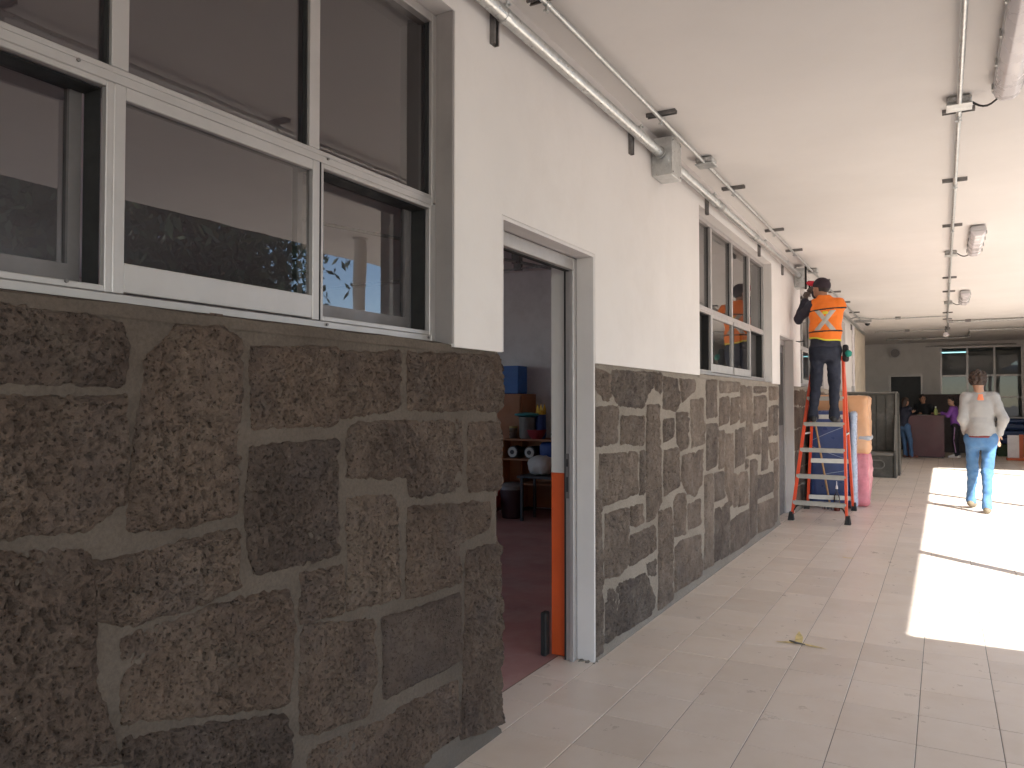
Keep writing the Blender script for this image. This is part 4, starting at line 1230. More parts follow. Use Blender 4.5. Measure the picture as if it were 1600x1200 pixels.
for x in (-3.215, -2.2):
    m = MB(); m.box(x, x + .024, 8.345, 8.705, 0, .93); m.build('side', M_TEAK, t)
m = MB(); m.box(-3.19, -2.2, 8.702, 8.715, .05, .93); m.build('back', M_TEAK, t)
M_DRUM = mat('dark_canister', (.05, .045, .045), .5)
M_WHITE = mat('white_disc', (.62, .60, .56), .5)
for x, l in ((-3.08, 'dark canister with a white round face, beside the cabinet'), (-2.84, 'dark canister with a white round face, beside the blue toy')):
    t = thing('canister', (x, 8.45, .683), l, 'toy', 'round-faced canisters on the shelf')
    m = MB(); m.tube([(x, 8.40, .76), (x, 8.62, .76)], .076, 18); m.build('drum', M_DRUM, t, smooth=True)
    m = MB(); m.tube([(x, 8.385, .76), (x, 8.399, .76)], .062, 18); f = m.build('face', M_WHITE, t, smooth=True)
    m = MB(); m.tube([(x, 8.376, .76), (x, 8.384, .76)], .028, 12); m.build('hub', M_DRUM, t, smooth=True)
M_TBLUE = mat('toy_blue', (.03, .07, .26), .5)
m = soft_slab(-2.72, -2.50, 8.38, 8.6, .683, .89, 31, .012, res=.04, rounding=.06); tag(weld(m.build('toy_bag', M_TBLUE, fixn=False)), 'dark blue cloth bag on the middle shelf', 'bag')
t = thing('storage_tub', (-2.95, 8.5, .927), 'grey tub with a wide turquoise lid on the shelf unit', 'tub')
m = MB(); m.lathe((-2.93, 8.5, .927), [(.08, 0), (.095, .02), (.105, .27)], 18); m.build('tub', mat('grey_plastic', (.22, .21, .20), .5), t, smooth=True)
m = MB(); m.lathe((-2.93, 8.5, 1.198), [(.10, 0), (.16, .02), (.155, .04), (.05, .055)], 20); m.build('lid', mat('turquoise_plastic', (.03, .26, .30), .4), t, smooth=True)
t = thing('plastic_toy', (-2.78, 8.55, .927), 'yellow toy crown on the jar beside the turquoise lid', 'toy')
m = MB(); m.lathe((-2.78, 8.58, .927), [(.06, 0), (.07, .05), (.065, .30)], 12); m.build('stand', M_TBLUE, t, smooth=True)
m = MB()
for k in range(6):
    a = k * math.pi / 3; c = Vector((-2.78 + .05 * math.cos(a), 8.58 + .05 * math.sin(a), 1.28))
    m.add([c + Vector((-.025, 0, -.05)), c + Vector((.025, 0, -.05)), c + Vector((.02, .012, .02)), c + Vector((0, .006, .085)), c + Vector((-.02, .012, .02))], [(0, 1, 2, 3, 4)])
m.lathe((-2.78, 8.58, 1.225), [(.055, 0), (.062, .05)], 12); m.build('crown', mat('yellow_plastic', (.72, .43, .02), .4), t)
t = thing('jar', (-3.11, 8.45, .927), 'brown jar with a gold lid beside the cabinet', 'jar')
m = MB(); m.lathe((-3.10, 8.45, .927), [(.045, 0), (.05, .01), (.05, .13)], 14); m.build('body', mat('brown_glass', (.10, .07, .05), .3), t, smooth=True)
m = MB(); m.lathe((-3.10, 8.45, 1.058), [(.052, 0), (.052, .022)], 14); m.build('lid', mat('gold_lid', (.45, .30, .08), .4), t)
m = MB(); m.lathe((-2.76, 8.43, .927), [(.06, 0), (.10, .05), (.125, .115), (.118, .115), (.09, .05), (.05, .012)], 18); tag(m.build('bowl', mat('red_bowl', (.28, .035, .05), .4), smooth=True), 'dark red bowl on the shelf unit', 'bowl')
for k in range(4):
    m = MB(); m.box(-2.55 + .01 * (k % 2), -2.28, 8.40, 8.62, .927 + k * .026, .927 + k * .026 + .024); tag(m.build('book', mat('book_%d' % k, [(.2, .12, .1), (.3, .26, .2), (.12, .13, .16), (.24, .2, .16)][k], .6)), ['brown book lowest in the pile on the shelf unit', 'cream book second from the bottom of the pile', 'dark grey book third from the bottom of the pile', 'tan book on top of the pile on the shelf unit'][k], 'book', 'pile of books')
for (x, y, r, c, l) in ((-3.26, 8.1, .19, (.30, .03, .02), 'red exercise ball on the classroom floor by the cabinet'), (-3.18, 7.8, .16, (.02, .05, .18), 'dark blue ball on the classroom floor in front of the red ball')):
    m = MB(); m.lathe((x, y, 0), [(max(.004, r * math.sin(math.pi * k / 14)), r - r * math.cos(math.pi * k / 14)) for k in range(15)], 22); tag(m.build('ball', mat('ball_%.2f' % r, c, .4), smooth='all'), l, 'ball')
t = thing('waste_bin', (-2.92, 8.0, 0), 'grey waste bin on the classroom floor beside the balls', 'bin')
m = MB(); m.lathe((-2.90, 8.05, 0), [(.11, 0), (.115, .01), (.14, .34), (.135, .34), (.11, .02)], 18); m.build('bin', mat('maroon_bin', (.06, .03, .035), .5), t, smooth=True)
m = MB(); m.lathe((-2.90, 8.05, .342), [(.145, 0), (.14, .04), (.09, .075), (.02, .085)], 18); m.build('lid', MATS['grey_plastic'], t, smooth=True)
t = thing('small_table', (-2.45, 8.05, 0), 'small dark table with a white cloth bundle in the classroom', 'table')
m = MB(); m.box(-2.72, -2.1, 7.85, 8.25, .50, .53, bev=.004); m.build('table_top', M_DRUM, t)
for x in (-2.69, -2.16):
    for y in (7.88, 8.2):
        m = MB(); m.box(x, x + .03, y, y + .03, 0, .50); m.build('leg', M_DRUM, t)
m = soft_slab(-2.63, -2.36, 7.92, 8.16, .535, .74, 44, .03, res=.03, rounding=.09, wrinkle=1.8); tag(weld(m.build('cloth_bundle', M_WHITE, fixn=False)), 'crumpled white cloth heaped on the small dark table', 'cloth')
run('room_conduit', [(-6.5, 8.1), (-1.2, 8.0)], .013, 'conduit crossing the classroom ceiling in front of the far wall', z=2.98, hang=((-3.6, 8.05), (-2.8, 8.03), (-2.3, 8.02)))
run('room_conduit', [(-3.4, 5.0), (-2.5, 8.6)], .018, 'conduit running along the classroom ceiling toward the far wall', z=3.02, hang=((-3.0, 6.6), (-2.7, 7.8)))
m = MB(); m.box(-.302, -.267, 3.74, 3.79, 0, .235, bev=.006); tag(m.build('door_stop', M_RUBBER), 'black block standing at the foot of the orange jamb', 'block')

# ------------------------------------------------------------------ people: one continuous surface each, clothes as children
def v3(p): return np.array(p, dtype=np.float32)
def smin(a, b, k):
    h = np.clip(.5 + .5 * (b - a) / k, 0, 1)
    return b * (1 - h) + a * h - k * h * (1 - h)
class Shape:
    """smooth union of tapered limbs and ellipsoids"""
    def __init__(s, k=.03): s.p = []; s.k = k
    def cap(s, a, b, ra, rb, flat=None, f=1.0):
        s.p.append(('c', v3(a), v3(b), ra, rb, None if flat is None else v3(flat) / np.linalg.norm(flat), f)); return s
    def ell(s, c, r, axes=None):
        s.p.append(('e', v3(c), v3(r), np.eye(3, dtype=np.float32) if axes is None else np.array(axes, dtype=np.float32))); return s
    def bounds(s, pad):
        lo, hi = np.full(3, 9e9), np.full(3, -9e9)
        for q in s.p:
            if q[0] == 'c':
                for c, r in ((q[1], q[3]), (q[2], q[4])): lo = np.minimum(lo, c - r); hi = np.maximum(hi, c + r)
            else: lo = np.minimum(lo, q[1] - q[2].max()); hi = np.maximum(hi, q[1] + q[2].max())
        return lo - pad, hi + pad
    def __call__(s, P):
        D = None
        for q in s.p:
            if q[0] == 'c':
                _, a, b, ra, rb, fl, f = q
                ab = b - a; t = np.clip(((P - a) @ ab) / max(float(ab @ ab), 1e-9), 0, 1)
                w = P - a - t[..., None] * ab
                if fl is not None: w = w + (w @ fl)[..., None] * fl * (1 / f - 1)
                d = np.linalg.norm(w, axis=-1) - (ra + (rb - ra) * t)
            else:
                _, c, r, ax = q
                w = (P - c) @ ax.T
                k0 = np.linalg.norm(w / r, axis=-1); k1 = np.linalg.norm(w / (r * r), axis=-1)
                d = k0 * (k0 - 1) / np.maximum(k1, 1e-6)
            D = d if D is None else smin(D, d, s.k)
        return D
def wob(P, amp, sx, seed):
    """cloth folds: layered sines across skewed directions"""
    r = np.random.RandomState(seed); D = 0
    for i in range(5):
        k = r.normal(size=3) * np.array([1, 1, .9]); k /= np.linalg.norm(k)
        D = D + np.sin(P @ (k * sx * (1 + .45 * i)).astype(np.float32) + r.uniform(0, 6.28)) / (1 + .5 * i)
    for i in range(4):                                             # finer creases, pulled across the limb
        k = r.normal(size=3) * np.array([.6, .6, 1.3]); k /= np.linalg.norm(k)
        s_ = np.sin(P @ (k * sx * (2.3 + .8 * i)).astype(np.float32) + 1.3 * np.sin(P @ (r.normal(size=3) * 14).astype(np.float32)) + r.uniform(0, 6.28))
        D = D + .55 * np.sign(s_) * np.abs(s_) ** 1.6 / (1 + .4 * i)
    return D * amp * .5
def surface(fn, lo, hi, h):
    ax = [np.arange(lo[i], hi[i] + h, h, dtype=np.float32) for i in range(3)]
    P = np.stack(np.meshgrid(*ax, indexing='ij'), -1)
    D = fn(P); S = D < 0
    n = np.array(D.shape) - 1
    acc = np.zeros((*n, 3), np.float32); cnt = np.zeros(n, np.float32)
    def sl(o): return tuple(slice(o[i], o[i] + n[i]) for i in range(3))
    offs = [(i, j, k) for i in (0, 1) for j in (0, 1) for k in (0, 1)]
    for o in offs:
        for a in range(3):
            if o[a]: continue
            o2 = list(o); o2[a] = 1
            d0, d1 = D[sl(o)], D[sl(o2)]
            m = (d0 < 0) != (d1 < 0)
            t = np.where(m, d0 / np.where(m, d0 - d1, 1), 0)
            p = np.zeros((*n, 3), np.float32); p[...] = o; p[..., a] += t
            acc += p * m[..., None]; cnt += m
    act = cnt > 0
    idx = -np.ones(n, int); idx[act] = np.arange(act.sum())
    ijk = np.argwhere(act)
    V = (ijk + acc[act] / cnt[act][:, None]) * h + np.array([ax[0][0], ax[1][0], ax[2][0]])
    F = []
    for a in range(3):
        b, c = (a + 1) % 3, (a + 2) % 3
        s0 = [slice(None)] * 3; s1 = [slice(None)] * 3
        s0[a] = slice(0, -1); s1[a] = slice(1, None)
        m = S[tuple(s0)] != S[tuple(s1)]
        q = np.argwhere(m)
        ok = (q[:, b] > 0) & (q[:, c] > 0) & (q[:, b] < n[b]) & (q[:, c] < n[c])
        q = q[ok]
        fl = S[tuple(s0)][tuple(q.T)]
        def at(db, dc):
            z = q.copy(); z[:, b] -= db; z[:, c] -= dc
            return idx[tuple(z.T)]
        f = np.stack([at(1, 1), at(0, 1), at(0, 0), at(1, 0)], 1)
        f[~fl] = f[~fl][:, ::-1]
        F.append(f[(f >= 0).all(1)])
    return V, np.concatenate(F)
def grow(name, m, parent, fn, lo, hi, h):
    V, F = surface(fn, lo, hi, h)
    b = MB(); b.v = [tuple(map(float, v)) for v in V]; b.f = [tuple(map(int, f)) for f in F]; b.mi = [0] * len(b.f)
    return b.build(name, m, parent, smooth='all', fixn=False)

def std_joints(pos, H, heading, lean=0.0, stance=.10):
    """standing figure, x right, y forward, heading in degrees counter-clockwise from +y"""
    c, s = math.cos(R(heading)), math.sin(R(heading))
    def T(x, y, z): return Vector((pos[0] + x * c - y * s, pos[1] + x * s + y * c, pos[2] + z))
    k = H / 1.72
    J = {}
    for n, sg in (('L', -1), ('R', 1)):
        J['ank' + n] = T(sg * stance * k, -.02 * k, .085 * k); J['toe' + n] = T(sg * (stance + .02) * k, .15 * k, .035 * k)
        J['knee' + n] = T(sg * .095 * k, .03 * k, .49 * k); J['hip' + n] = T(sg * .09 * k, 0, .90 * k)
        J['sh' + n] = T(sg * .178 * k, lean * .5, 1.40 * k); J['el' + n] = T(sg * .235 * k, lean * .5 - .02, 1.10 * k); J['wr' + n] = T(sg * .23 * k, lean * .5 + .06, .86 * k)
    J['pelvis'] = T(0, 0, .93 * k); J['waist'] = T(0, lean * .2, 1.08 * k); J['chest'] = T(0, lean * .45, 1.30 * k)
    J['neck'] = T(0, lean * .6, 1.45 * k); J['head'] = T(0, lean * .8 + .025, 1.60 * k)
    J['fwd'] = Vector((-s, c, 0)); J['face'] = Vector((-s, c, 0)); J['k'] = k
    return J
def hand(sh, wr, d, up, side, k, curl=.5):
    d = Vector(d).normalized(); up = Vector(up); up = (up - d * up.dot(d)).normalized(); sd = d.cross(up)
    pc = Vector(wr) + d * .045 * k
    sh.cap(wr, Vector(wr) + d * .085 * k, .026 * k, .030 * k, up, .62)
    for i, L in enumerate((.072, .080, .074, .058)):
        r0 = Vector(wr) + d * .085 * k + sd * (-.030 + .020 * i) * k
        d1 = (d - up * curl * .6).normalized(); d2 = (d - up * curl * 1.8).normalized()
        m = r0 + d1 * L * .55 * k
        sh.cap(r0, m, .0095 * k, .0088 * k); sh.cap(m, m + d2 * L * .5 * k, .0088 * k, .0075 * k)
    t0 = Vector(wr) + d * .03 * k - sd * .024 * k * side
    t1 = t0 + (d * .6 - sd * side * .7 - up * .2).normalized() * .04 * k
    sh.cap(t0, t1, .012 * k, .0105 * k); sh.cap(t1, t1 + (d * .9 - sd * side * .2 - up * .4).normalized() * .032 * k, .0105 * k, .008 * k)
def person(pos, label, J, skin, top, pants, shoe, hem=None, h=.012, folds=.0045, hand_dir=None, curl=.6, slim=1.0, glove=None, seed=1, sleeve=True, hand_layer=True):
    t = thing('person', pos, label, 'person')
    k = J['k']; f = J['fwd']; fa = J['face'].normalized()
    q = slim * k
    def limbs(sh, e):
        for n in 'LR':
            sh.cap(J['hip' + n], J['knee' + n], .083 * q + e, .056 * q + e); sh.cap(J['knee' + n], J['ank' + n], .055 * q + e, .037 * q + e)
    def trunk(sh, e):
        sh.cap(J['pelvis'], J['waist'], .150 * q + e, .138 * q + e, f, .72); sh.cap(J['waist'], J['chest'], .138 * q + e, .165 * q + e, f, .70)
        sh.cap(J['shL'], J['shR'], .062 * q + e, .062 * q + e, f, .95); sh.cap(J['chest'], J['neck'], .13 * q + e, .055 * q + e, f, .8)
    def arms(sh, e, e2=None):
        for n in 'LR':
            sh.cap(J['sh' + n], J['el' + n], .056 * q + e, .043 * q + e); sh.cap(J['el' + n], J['wr' + n], .043 * q + e, (.029 if e2 is None else .029 + e2) * q + e)
    # body
    b = Shape(.022); trunk(b, -.012); arms(b, -.006); limbs(b, -.012)
    b.cap(J['neck'], J['head'] - Vector((0, 0, .04 * k)) , .054 * k, .052 * k)
    up = Vector((0, 0, 1)); up = (up - fa * up.dot(fa)).normalized(); rt = fa.cross(up)
    AX = [list(rt), list(fa), list(up)]
    hd = J['head']
    b.ell(hd + up * .015 * k, (.076 * k, .094 * k, .108 * k), AX)
    b.ell(hd - up * .055 * k + fa * .022 * k, (.055 * k, .062 * k, .062 * k), AX)
    b.ell(hd + fa * .098 * k - up * .018 * k, (.013 * k, .018 * k, .024 * k), AX)
    for s in (-1, 1): b.ell(hd + rt * .078 * k * s - up * .005 * k, (.012 * k, .022 * k, .032 * k), AX)
    for n in 'LR': b.cap(J['ank' + n], J['toe' + n], .036 * k, .028 * k)
    hs = Shape(.008)
    for n, sd in (('L', 1), ('R', -1)):
        d = (J['wr' + n] - J['el' + n]).normalized() if not hand_dir else Vector(hand_dir[n])
        hand(hs, J['wr' + n], d, hand_dir['up'] if hand_dir else -f, sd, k, curl)
    lo, hi = b.bounds(.03); l2, h2 = hs.bounds(.02); lo, hi = np.minimum(lo, l2), np.maximum(hi, h2)
    body = grow('body', skin, t, lambda P: smin(b(P), hs(P), .012), lo, hi, min(h, .010))
    if glove:
        for n, sd in (('L', 1), ('R', -1)):
            g = Shape(.010); d = (J['wr' + n] - J['el' + n]).normalized() if not hand_dir else Vector(hand_dir[n])
            hand(g, J['wr' + n], d, hand_dir['up'] if hand_dir else -f, sd, k * 1.10, curl); g.cap(J['wr' + n] - d * .05, J['wr' + n], .036, .034)
            lo, hi = g.bounds(.02); grow('glove', glove, t, g, lo, hi, .006)
    # trousers
    p = Shape(.03); limbs(p, .010)
    p.cap(J['hipL'], J['hipR'], .098 * q, .098 * q, f, 1.0); p.cap(J['pelvis'], J['waist'], .152 * q, .142 * q, f, .74)
    p.ell((J['hipL'] + J['hipR']) / 2 - f * .035 * q - Vector((0, 0, .03)), (.135 * q, .088 * q, .11 * q), [list(f.cross(Vector((0, 0, 1)))), list(f), [0, 0, 1]])
    for n in 'LR': p.cap(J['ank' + n] + Vector((0, 0, .05)), J['ank' + n] - Vector((0, 0, .015)), .052 * q, .058 * q)
    wz = (J['waist'].z + J['pelvis'].z) / 2 + .03
    lo, hi = p.bounds(.03)
    grow('trousers', pants, t, lambda P: np.maximum(p(P) + wob(P, folds, 30, seed) * np.clip((wz - .10 - P[..., 2]) / .15, 0.15, 1), P[..., 2] - wz), lo, hi, h)
    # top
    s = Shape(.03); trunk(s, .008)
    if sleeve: arms(s, .012, .01)
    s.cap(J['pelvis'], J['waist'], .168 * q, .155 * q, f, .80)
    hz = hem if hem is not None else J['pelvis'].z - .02
    wl, wr_ = J['wrL'], J['wrR']
    nz = J['neck']
    lo, hi = s.bounds(.03)
    grow('shirt', top, t, lambda P: np.maximum(np.maximum(s(P) + wob(P, folds, 26, seed + 5), hz + .006 * np.sin(P[..., 0] * 22) - P[..., 2]), -(np.linalg.norm(P - v3(nz + Vector((0, 0, .06))), axis=-1) - .072)), lo, hi, h)
    # shoes
    for n in 'LR':
        g = Shape(.02); a, c = J['ank' + n], J['toe' + n]
        d = (c - a); d.z = 0; d.normalize()
        heel = a - d * .045 * k; heel.z = a.z - .045 * k
        g.cap(heel, c, .038 * k, .036 * k); g.cap(a, a - Vector((0, 0, .03)), .045 * k, .046 * k); g.cap(a + d * .03, c, .042 * k, .034 * k)
        lo, hi = g.bounds(.02); zf = min(heel.z, c.z) - .034 * k
        fl = J.get('floor' + n, None)
        so = grow('shoe', shoe, t, (lambda P: g(P)) if fl is None else (lambda P: np.maximum(g(P), fl - P[..., 2])), lo, hi, .008)
    return t, body, (hd, fa, up, rt, AX, k)
def hair_cap(t, hp, m, r=(.088, .104, .112), back=.012, face_cut=.045, rough=.006, h=.008, long=None, seed=3, low=None):
    hd, fa, up, rt, AX, k = hp
    s = Shape(.03); s.ell(hd + up * .026 * k - fa * back * k, [x * k for x in r], AX)
    if long:
        for a, b, ra, rb in long: s.cap(a, b, ra, rb)
    fc = Shape(.01); fc.ell(hd + fa * .075 * k - up * face_cut * k, (.085 * k, .07 * k, .10 * k), AX)
    lo, hi = s.bounds(.02)
    def fn(P):
        d = s(P) + wob(P, rough, 70, seed) + wob(P, rough * .5, 150, seed + 1)
        d = np.maximum(d, -fc(P))
        if low is not None: d = np.maximum(d, (hd.z - low * k) - P[..., 2]) if not long else d
        return d
    return grow('hair', m, t, fn, lo, hi, h)

M_SKIN = mat('brown_skin', (0.36, 0.19, 0.12), 0.5, var=0.08, vscale=12)
M_SKIN2 = mat('tan_skin', (0.46, 0.26, 0.17), 0.5, var=0.08, vscale=12)
M_NAVY = mat('navy_denim', (0.020, 0.024, 0.042), 0.85, var=0.25, vscale=9, bump=0.15, bscale=140)
M_NAVYTOP = mat('navy_jersey', (0.028, 0.030, 0.050), 0.85, var=0.2, vscale=9, bump=0.1, bscale=140)
M_JEAN = mat('washed_jeans', (0.065, 0.165, 0.33), 0.85, var=0.22, vscale=7, bump=0.15, bscale=150, dirt=(.15, .27, .43), dirt_amt=.5, dirt_scale=6)
M_GREYTOP = mat('grey_sweatshirt', (0.33, 0.325, 0.315), 0.9, var=0.06, vscale=8, bump=0.15, bscale=130)
M_HAIR = mat('brown_hair', (0.035, 0.019, 0.012), 0.6, var=0.4, vscale=40, bump=0.4, bscale=90)
M_BLKHAIR = mat('black_hair', (0.014, 0.011, 0.010), 0.5, var=0.4, vscale=40, bump=0.4, bscale=90)
M_SHOE = mat('dark_shoe', (0.03, 0.028, 0.028), 0.6)
M_SUEDE = mat('olive_shoe', (0.16, 0.13, 0.085), 0.8, var=0.3, vscale=30)
M_VEST = mat('orange_vest', (0.86, 0.20, 0.02), 0.75, var=0.06, vscale=12, bump=0.1, bscale=120)
M_REFL = mat('reflective_tape', (0.42, 0.41, 0.39), 0.45, var=0.08, vscale=20)
M_LIME = mat('lime_trim', (0.70, 0.62, 0.06), 0.6)
M_BLACK = mat('black_webbing', (0.018, 0.016, 0.018), 0.8)

# the worker on the ladder, back turned, hands up at the box
ZT = 1.1445
J = {'k': .985, 'fwd': Vector((-.12, .99, 0)).normalized(), 'face': Vector((-.84, .50, .20)),
     'ankL': Vector((.272, 9.745, ZT + .085)), 'toeL': Vector((.245, 9.895, ZT + .036)), 'ankR': Vector((.505, 9.745, ZT + .085)), 'toeR': Vector((.525, 9.895, ZT + .036)),
     'kneeL': Vector((.300, 9.80, 1.62)), 'kneeR': Vector((.500, 9.80, 1.62)), 'hipL': Vector((.325, 9.755, 2.00)), 'hipR': Vector((.495, 9.755, 2.00)),
     'pelvis': Vector((.410, 9.755, 2.05)), 'waist': Vector((.412, 9.76, 2.20)), 'chest': Vector((.417, 9.785, 2.42)), 'neck': Vector((.395, 9.80, 2.615)), 'head': Vector((.358, 9.85, 2.745)),
     'shL': Vector((.262, 9.80, 2.535)), 'shR': Vector((.558, 9.80, 2.53)), 'elL': Vector((.085, 9.94, 2.40)), 'wrL': Vector((.140, 10.08, 2.625)), 'elR': Vector((.52, 10.06, 2.47)), 'wrR': Vector((.262, 10.12, 2.715)),
     'floorL': ZT + .001, 'floorR': ZT + .001}
wk, body, hp = person((.41, 9.78, ZT), 'worker in an orange safety vest and cap standing on the ladder, wiring a box', J, M_SKIN, M_NAVYTOP, M_NAVY, M_SHOE, h=.010, folds=.006,
                      hand_dir={'L': (.15, .25, .95), 'R': (-.55, .25, .6), 'up': (-.2, -.9, .1)}, curl=.8, glove=mat('work_glove', (.13, .11, .10), .85, var=.3, vscale=30), seed=4)
hair_cap(wk, hp, M_BLKHAIR, r=(.083, .099, .095), back=.010, face_cut=.03, rough=.003, low=.07)
hd, fa, up, rt, AX, k = hp
cp = Shape(.015); cp.ell(hd + up * .040 - fa * .004, (.093, .108, .098), AX)
lo, hi = cp.bounds(.02)
cut = hd + up * .012
grow('cap', mat('dark_cap', (.032, .022, .032), .85, var=.15), wk, lambda P: np.maximum(cp(P), -((P - v3(cut)) @ v3(up) + .28 * ((P - v3(cut)) @ v3(fa)) * 0)), lo, hi, .007)
br = Shape(.01); br.ell(hd + fa * .125 + up * .055, (.080, .080, .034), AX); lo, hi = br.bounds(.02)
grow('cap_visor', mat('red_visor', (.62, .02, .05), .6), wk, br, lo, hi, .006)
vs = Shape(.03); f = J['fwd']; qv = .985
vs.cap(J['pelvis'], J['waist'], .182, .172, f, .82); vs.cap(J['waist'], J['chest'], .172, .190, f, .76); vs.cap(J['chest'], J['neck'] - Vector((0, 0, .01)), .172, .088, f, .86)
vs.cap(J['shL'] + Vector((.035, 0, .012)), J['shR'] - Vector((-.004, 0, -.006)), .082, .084, f, 1.0)
lo, hi = vs.bounds(.03)
def vest_d(P):
    d = vs(P) + wob(P, .007, 24, 9)
    hem = 2.115 - (P[..., 0] - .41) * .12 + .008 * np.sin(P[..., 0] * 25)
    d = np.maximum(d, hem - P[..., 2])
    for a in ('L',):                                               # open armhole of the raised arm
        o = J['sh' + a] + Vector((-.080 if a == 'L' else .125, 0, -.04))
        d = np.maximum(d, -(np.sqrt((P[..., 0] - o.x) ** 2 + ((P[..., 2] - o.z) * .62) ** 2) - .070))
    return np.maximum(d, -(np.linalg.norm(P - v3(J['neck'] + Vector((0, .02, .075))), axis=-1) - .080))
vo = grow('safety_vest', M_VEST, wk, vest_d, lo, hi, .010)
def strip(name, m, region, off=.0045):
    grow(name, m, vo, lambda P: np.maximum(vest_d(P) - off, region(P)), lo, hi, .0075)
bk = lambda P: (P[..., 1] - 9.78)
strip('black_band', M_BLACK, lambda P: np.abs(P[..., 2] - 2.475 - (P[..., 0] - .41) * .09) - .0095)
strip('black_band', M_BLACK, lambda P: np.abs(P[..., 2] - 2.215 - (P[..., 0] - .41) * .03) - .0095)
strip('hem_trim', M_LIME, lambda P: np.abs(P[..., 2] - 2.122 + (P[..., 0] - .41) * .12 - .008 * np.sin(P[..., 0] * 25)) - .010)
for sg in (-1, 1):
    n = Vector((.80, 0, -sg * .60))
    cX, cZ = .425, 2.345
    strip('reflective_stripe', M_REFL, lambda P: np.maximum(np.maximum(np.abs((P[..., 0] - cX) * n.x + (P[..., 2] - cZ) * n.z) - .026, np.abs(P[..., 2] - cZ) - .118), bk(P)), off=.0042 + .001 * (sg > 0))
strip('back_label', M_LIME, lambda P: np.maximum(np.maximum(np.abs(P[..., 0] - .43) - .032, np.abs(P[..., 2] - 2.432) - .017), bk(P)), off=.0065)
m = soft_slab(.60, .665, 9.70, 9.82, 1.86, 2.06, 60, .01, res=.025, rounding=.025); weld(m.build('tool_pouch', M_BLACK, wk, fixn=False))
m = soft_slab(.635, .70, 9.66, 9.75, 1.915, 1.985, 63, .018, res=.018, rounding=.03, wrinkle=2); weld(m.build('green_rag', mat('green_rag', (.01, .22, .17), .8), wk, fixn=False))
m = MB(); m.tube([(.18, 9.72, 2.115), (.13, 9.70, 2.105), (.09, 9.69, 2.112)], [.006, .008, .003], 6); m.build('screwdriver', M_BLACK, wk)
m = MB(); m.tube([(.20, 10.14, 2.74), (.185, 10.16, 2.83), (.175, 10.17, 2.90)], .010, 8)
tag(m.build('screwdriver', M_RUBBER), 'black screwdriver held up to the pull box by the worker', 'tool')

# the man walking away over the sunlit tiles
J = {'k': 1.03, 'fwd': Vector((0, 1, 0)), 'face': Vector((.05, 1, 0)),
     'ankL': Vector((1.925, 11.70, .115)), 'toeL': Vector((1.955, 11.85, .037)), 'ankR': Vector((2.085, 11.24, .087)), 'toeR': Vector((2.10, 11.40, .037)),
     'kneeL': Vector((1.945, 11.60, .52)), 'kneeR': Vector((2.10, 11.38, .50)), 'hipL': Vector((1.945, 11.44, .92)), 'hipR': Vector((2.125, 11.42, .92)),
     'pelvis': Vector((2.035, 11.43, .96)), 'waist': Vector((2.03, 11.43, 1.10)), 'chest': Vector((2.03, 11.43, 1.32)), 'neck': Vector((2.025, 11.43, 1.50)), 'head': Vector((2.015, 11.47, 1.655)),
     'shL': Vector((1.882, 11.43, 1.440)), 'shR': Vector((2.178, 11.43, 1.440)), 'elL': Vector((1.835, 11.37, 1.17)), 'wrL': Vector((1.885, 11.53, .985)), 'elR': Vector((2.278, 11.37, 1.17)), 'wrR': Vector((2.235, 11.47, .985)),
     'floorR': .001}
mw, body, hp = person((2.03, 11.4, 0), 'man in a grey sweatshirt and blue jeans walking away across the sunlit tiles', J, M_SKIN2, M_GREYTOP, M_JEAN, M_SUEDE, hem=.955, h=.010, folds=.0055,
                      hand_dir={'L': (.3, .3, -.9), 'R': (-.15, .25, -.95), 'up': (-.6, .3, 0)}, curl=.5, seed=12, slim=.94)
hair_cap(mw, hp, M_HAIR, r=(.098, .112, .112), back=.014, face_cut=.05, rough=.012, low=.055)
sh = bpy.data.objects
def print_d(P): return np.abs(P[..., 0] - 2.035) - .022 - .016 * (1.50 - P[..., 2]) / .09
m = MB()
s = Shape(.03); q = 1.03 * .94; f = J['fwd']
s.cap(J['waist'], J['chest'], .138 * q + .0125, .165 * q + .0125, f, .70); s.cap(J['shL'], J['shR'], .062 * q + .0125, .062 * q + .0125, f, .95); s.cap(J['chest'], J['neck'], .13 * q + .0125, .055 * q + .0125, f, .8)
lo, hi = s.bounds(.03)
grow('shirt_print', mat('orange_print', (.80, .25, .12), .8), mw, lambda P: np.maximum(np.maximum(np.maximum(s(P), np.abs(P[..., 2] - 1.445) - .040), print_d(P)), P[..., 1] - 11.42), lo, hi, .008)
h_ = Shape(.03); h_.cap(J['pelvis'], J['waist'], .168 * q + .001, .155 * q + .001, f, .80); lo, hi = h_.bounds(.03)
grow('under_shirt_hem', mat('maroon_cloth', (.16, .03, .03), .8), mw, lambda P: np.maximum(h_(P), np.abs(P[..., 2] - .948) - .012), lo, hi, .009)

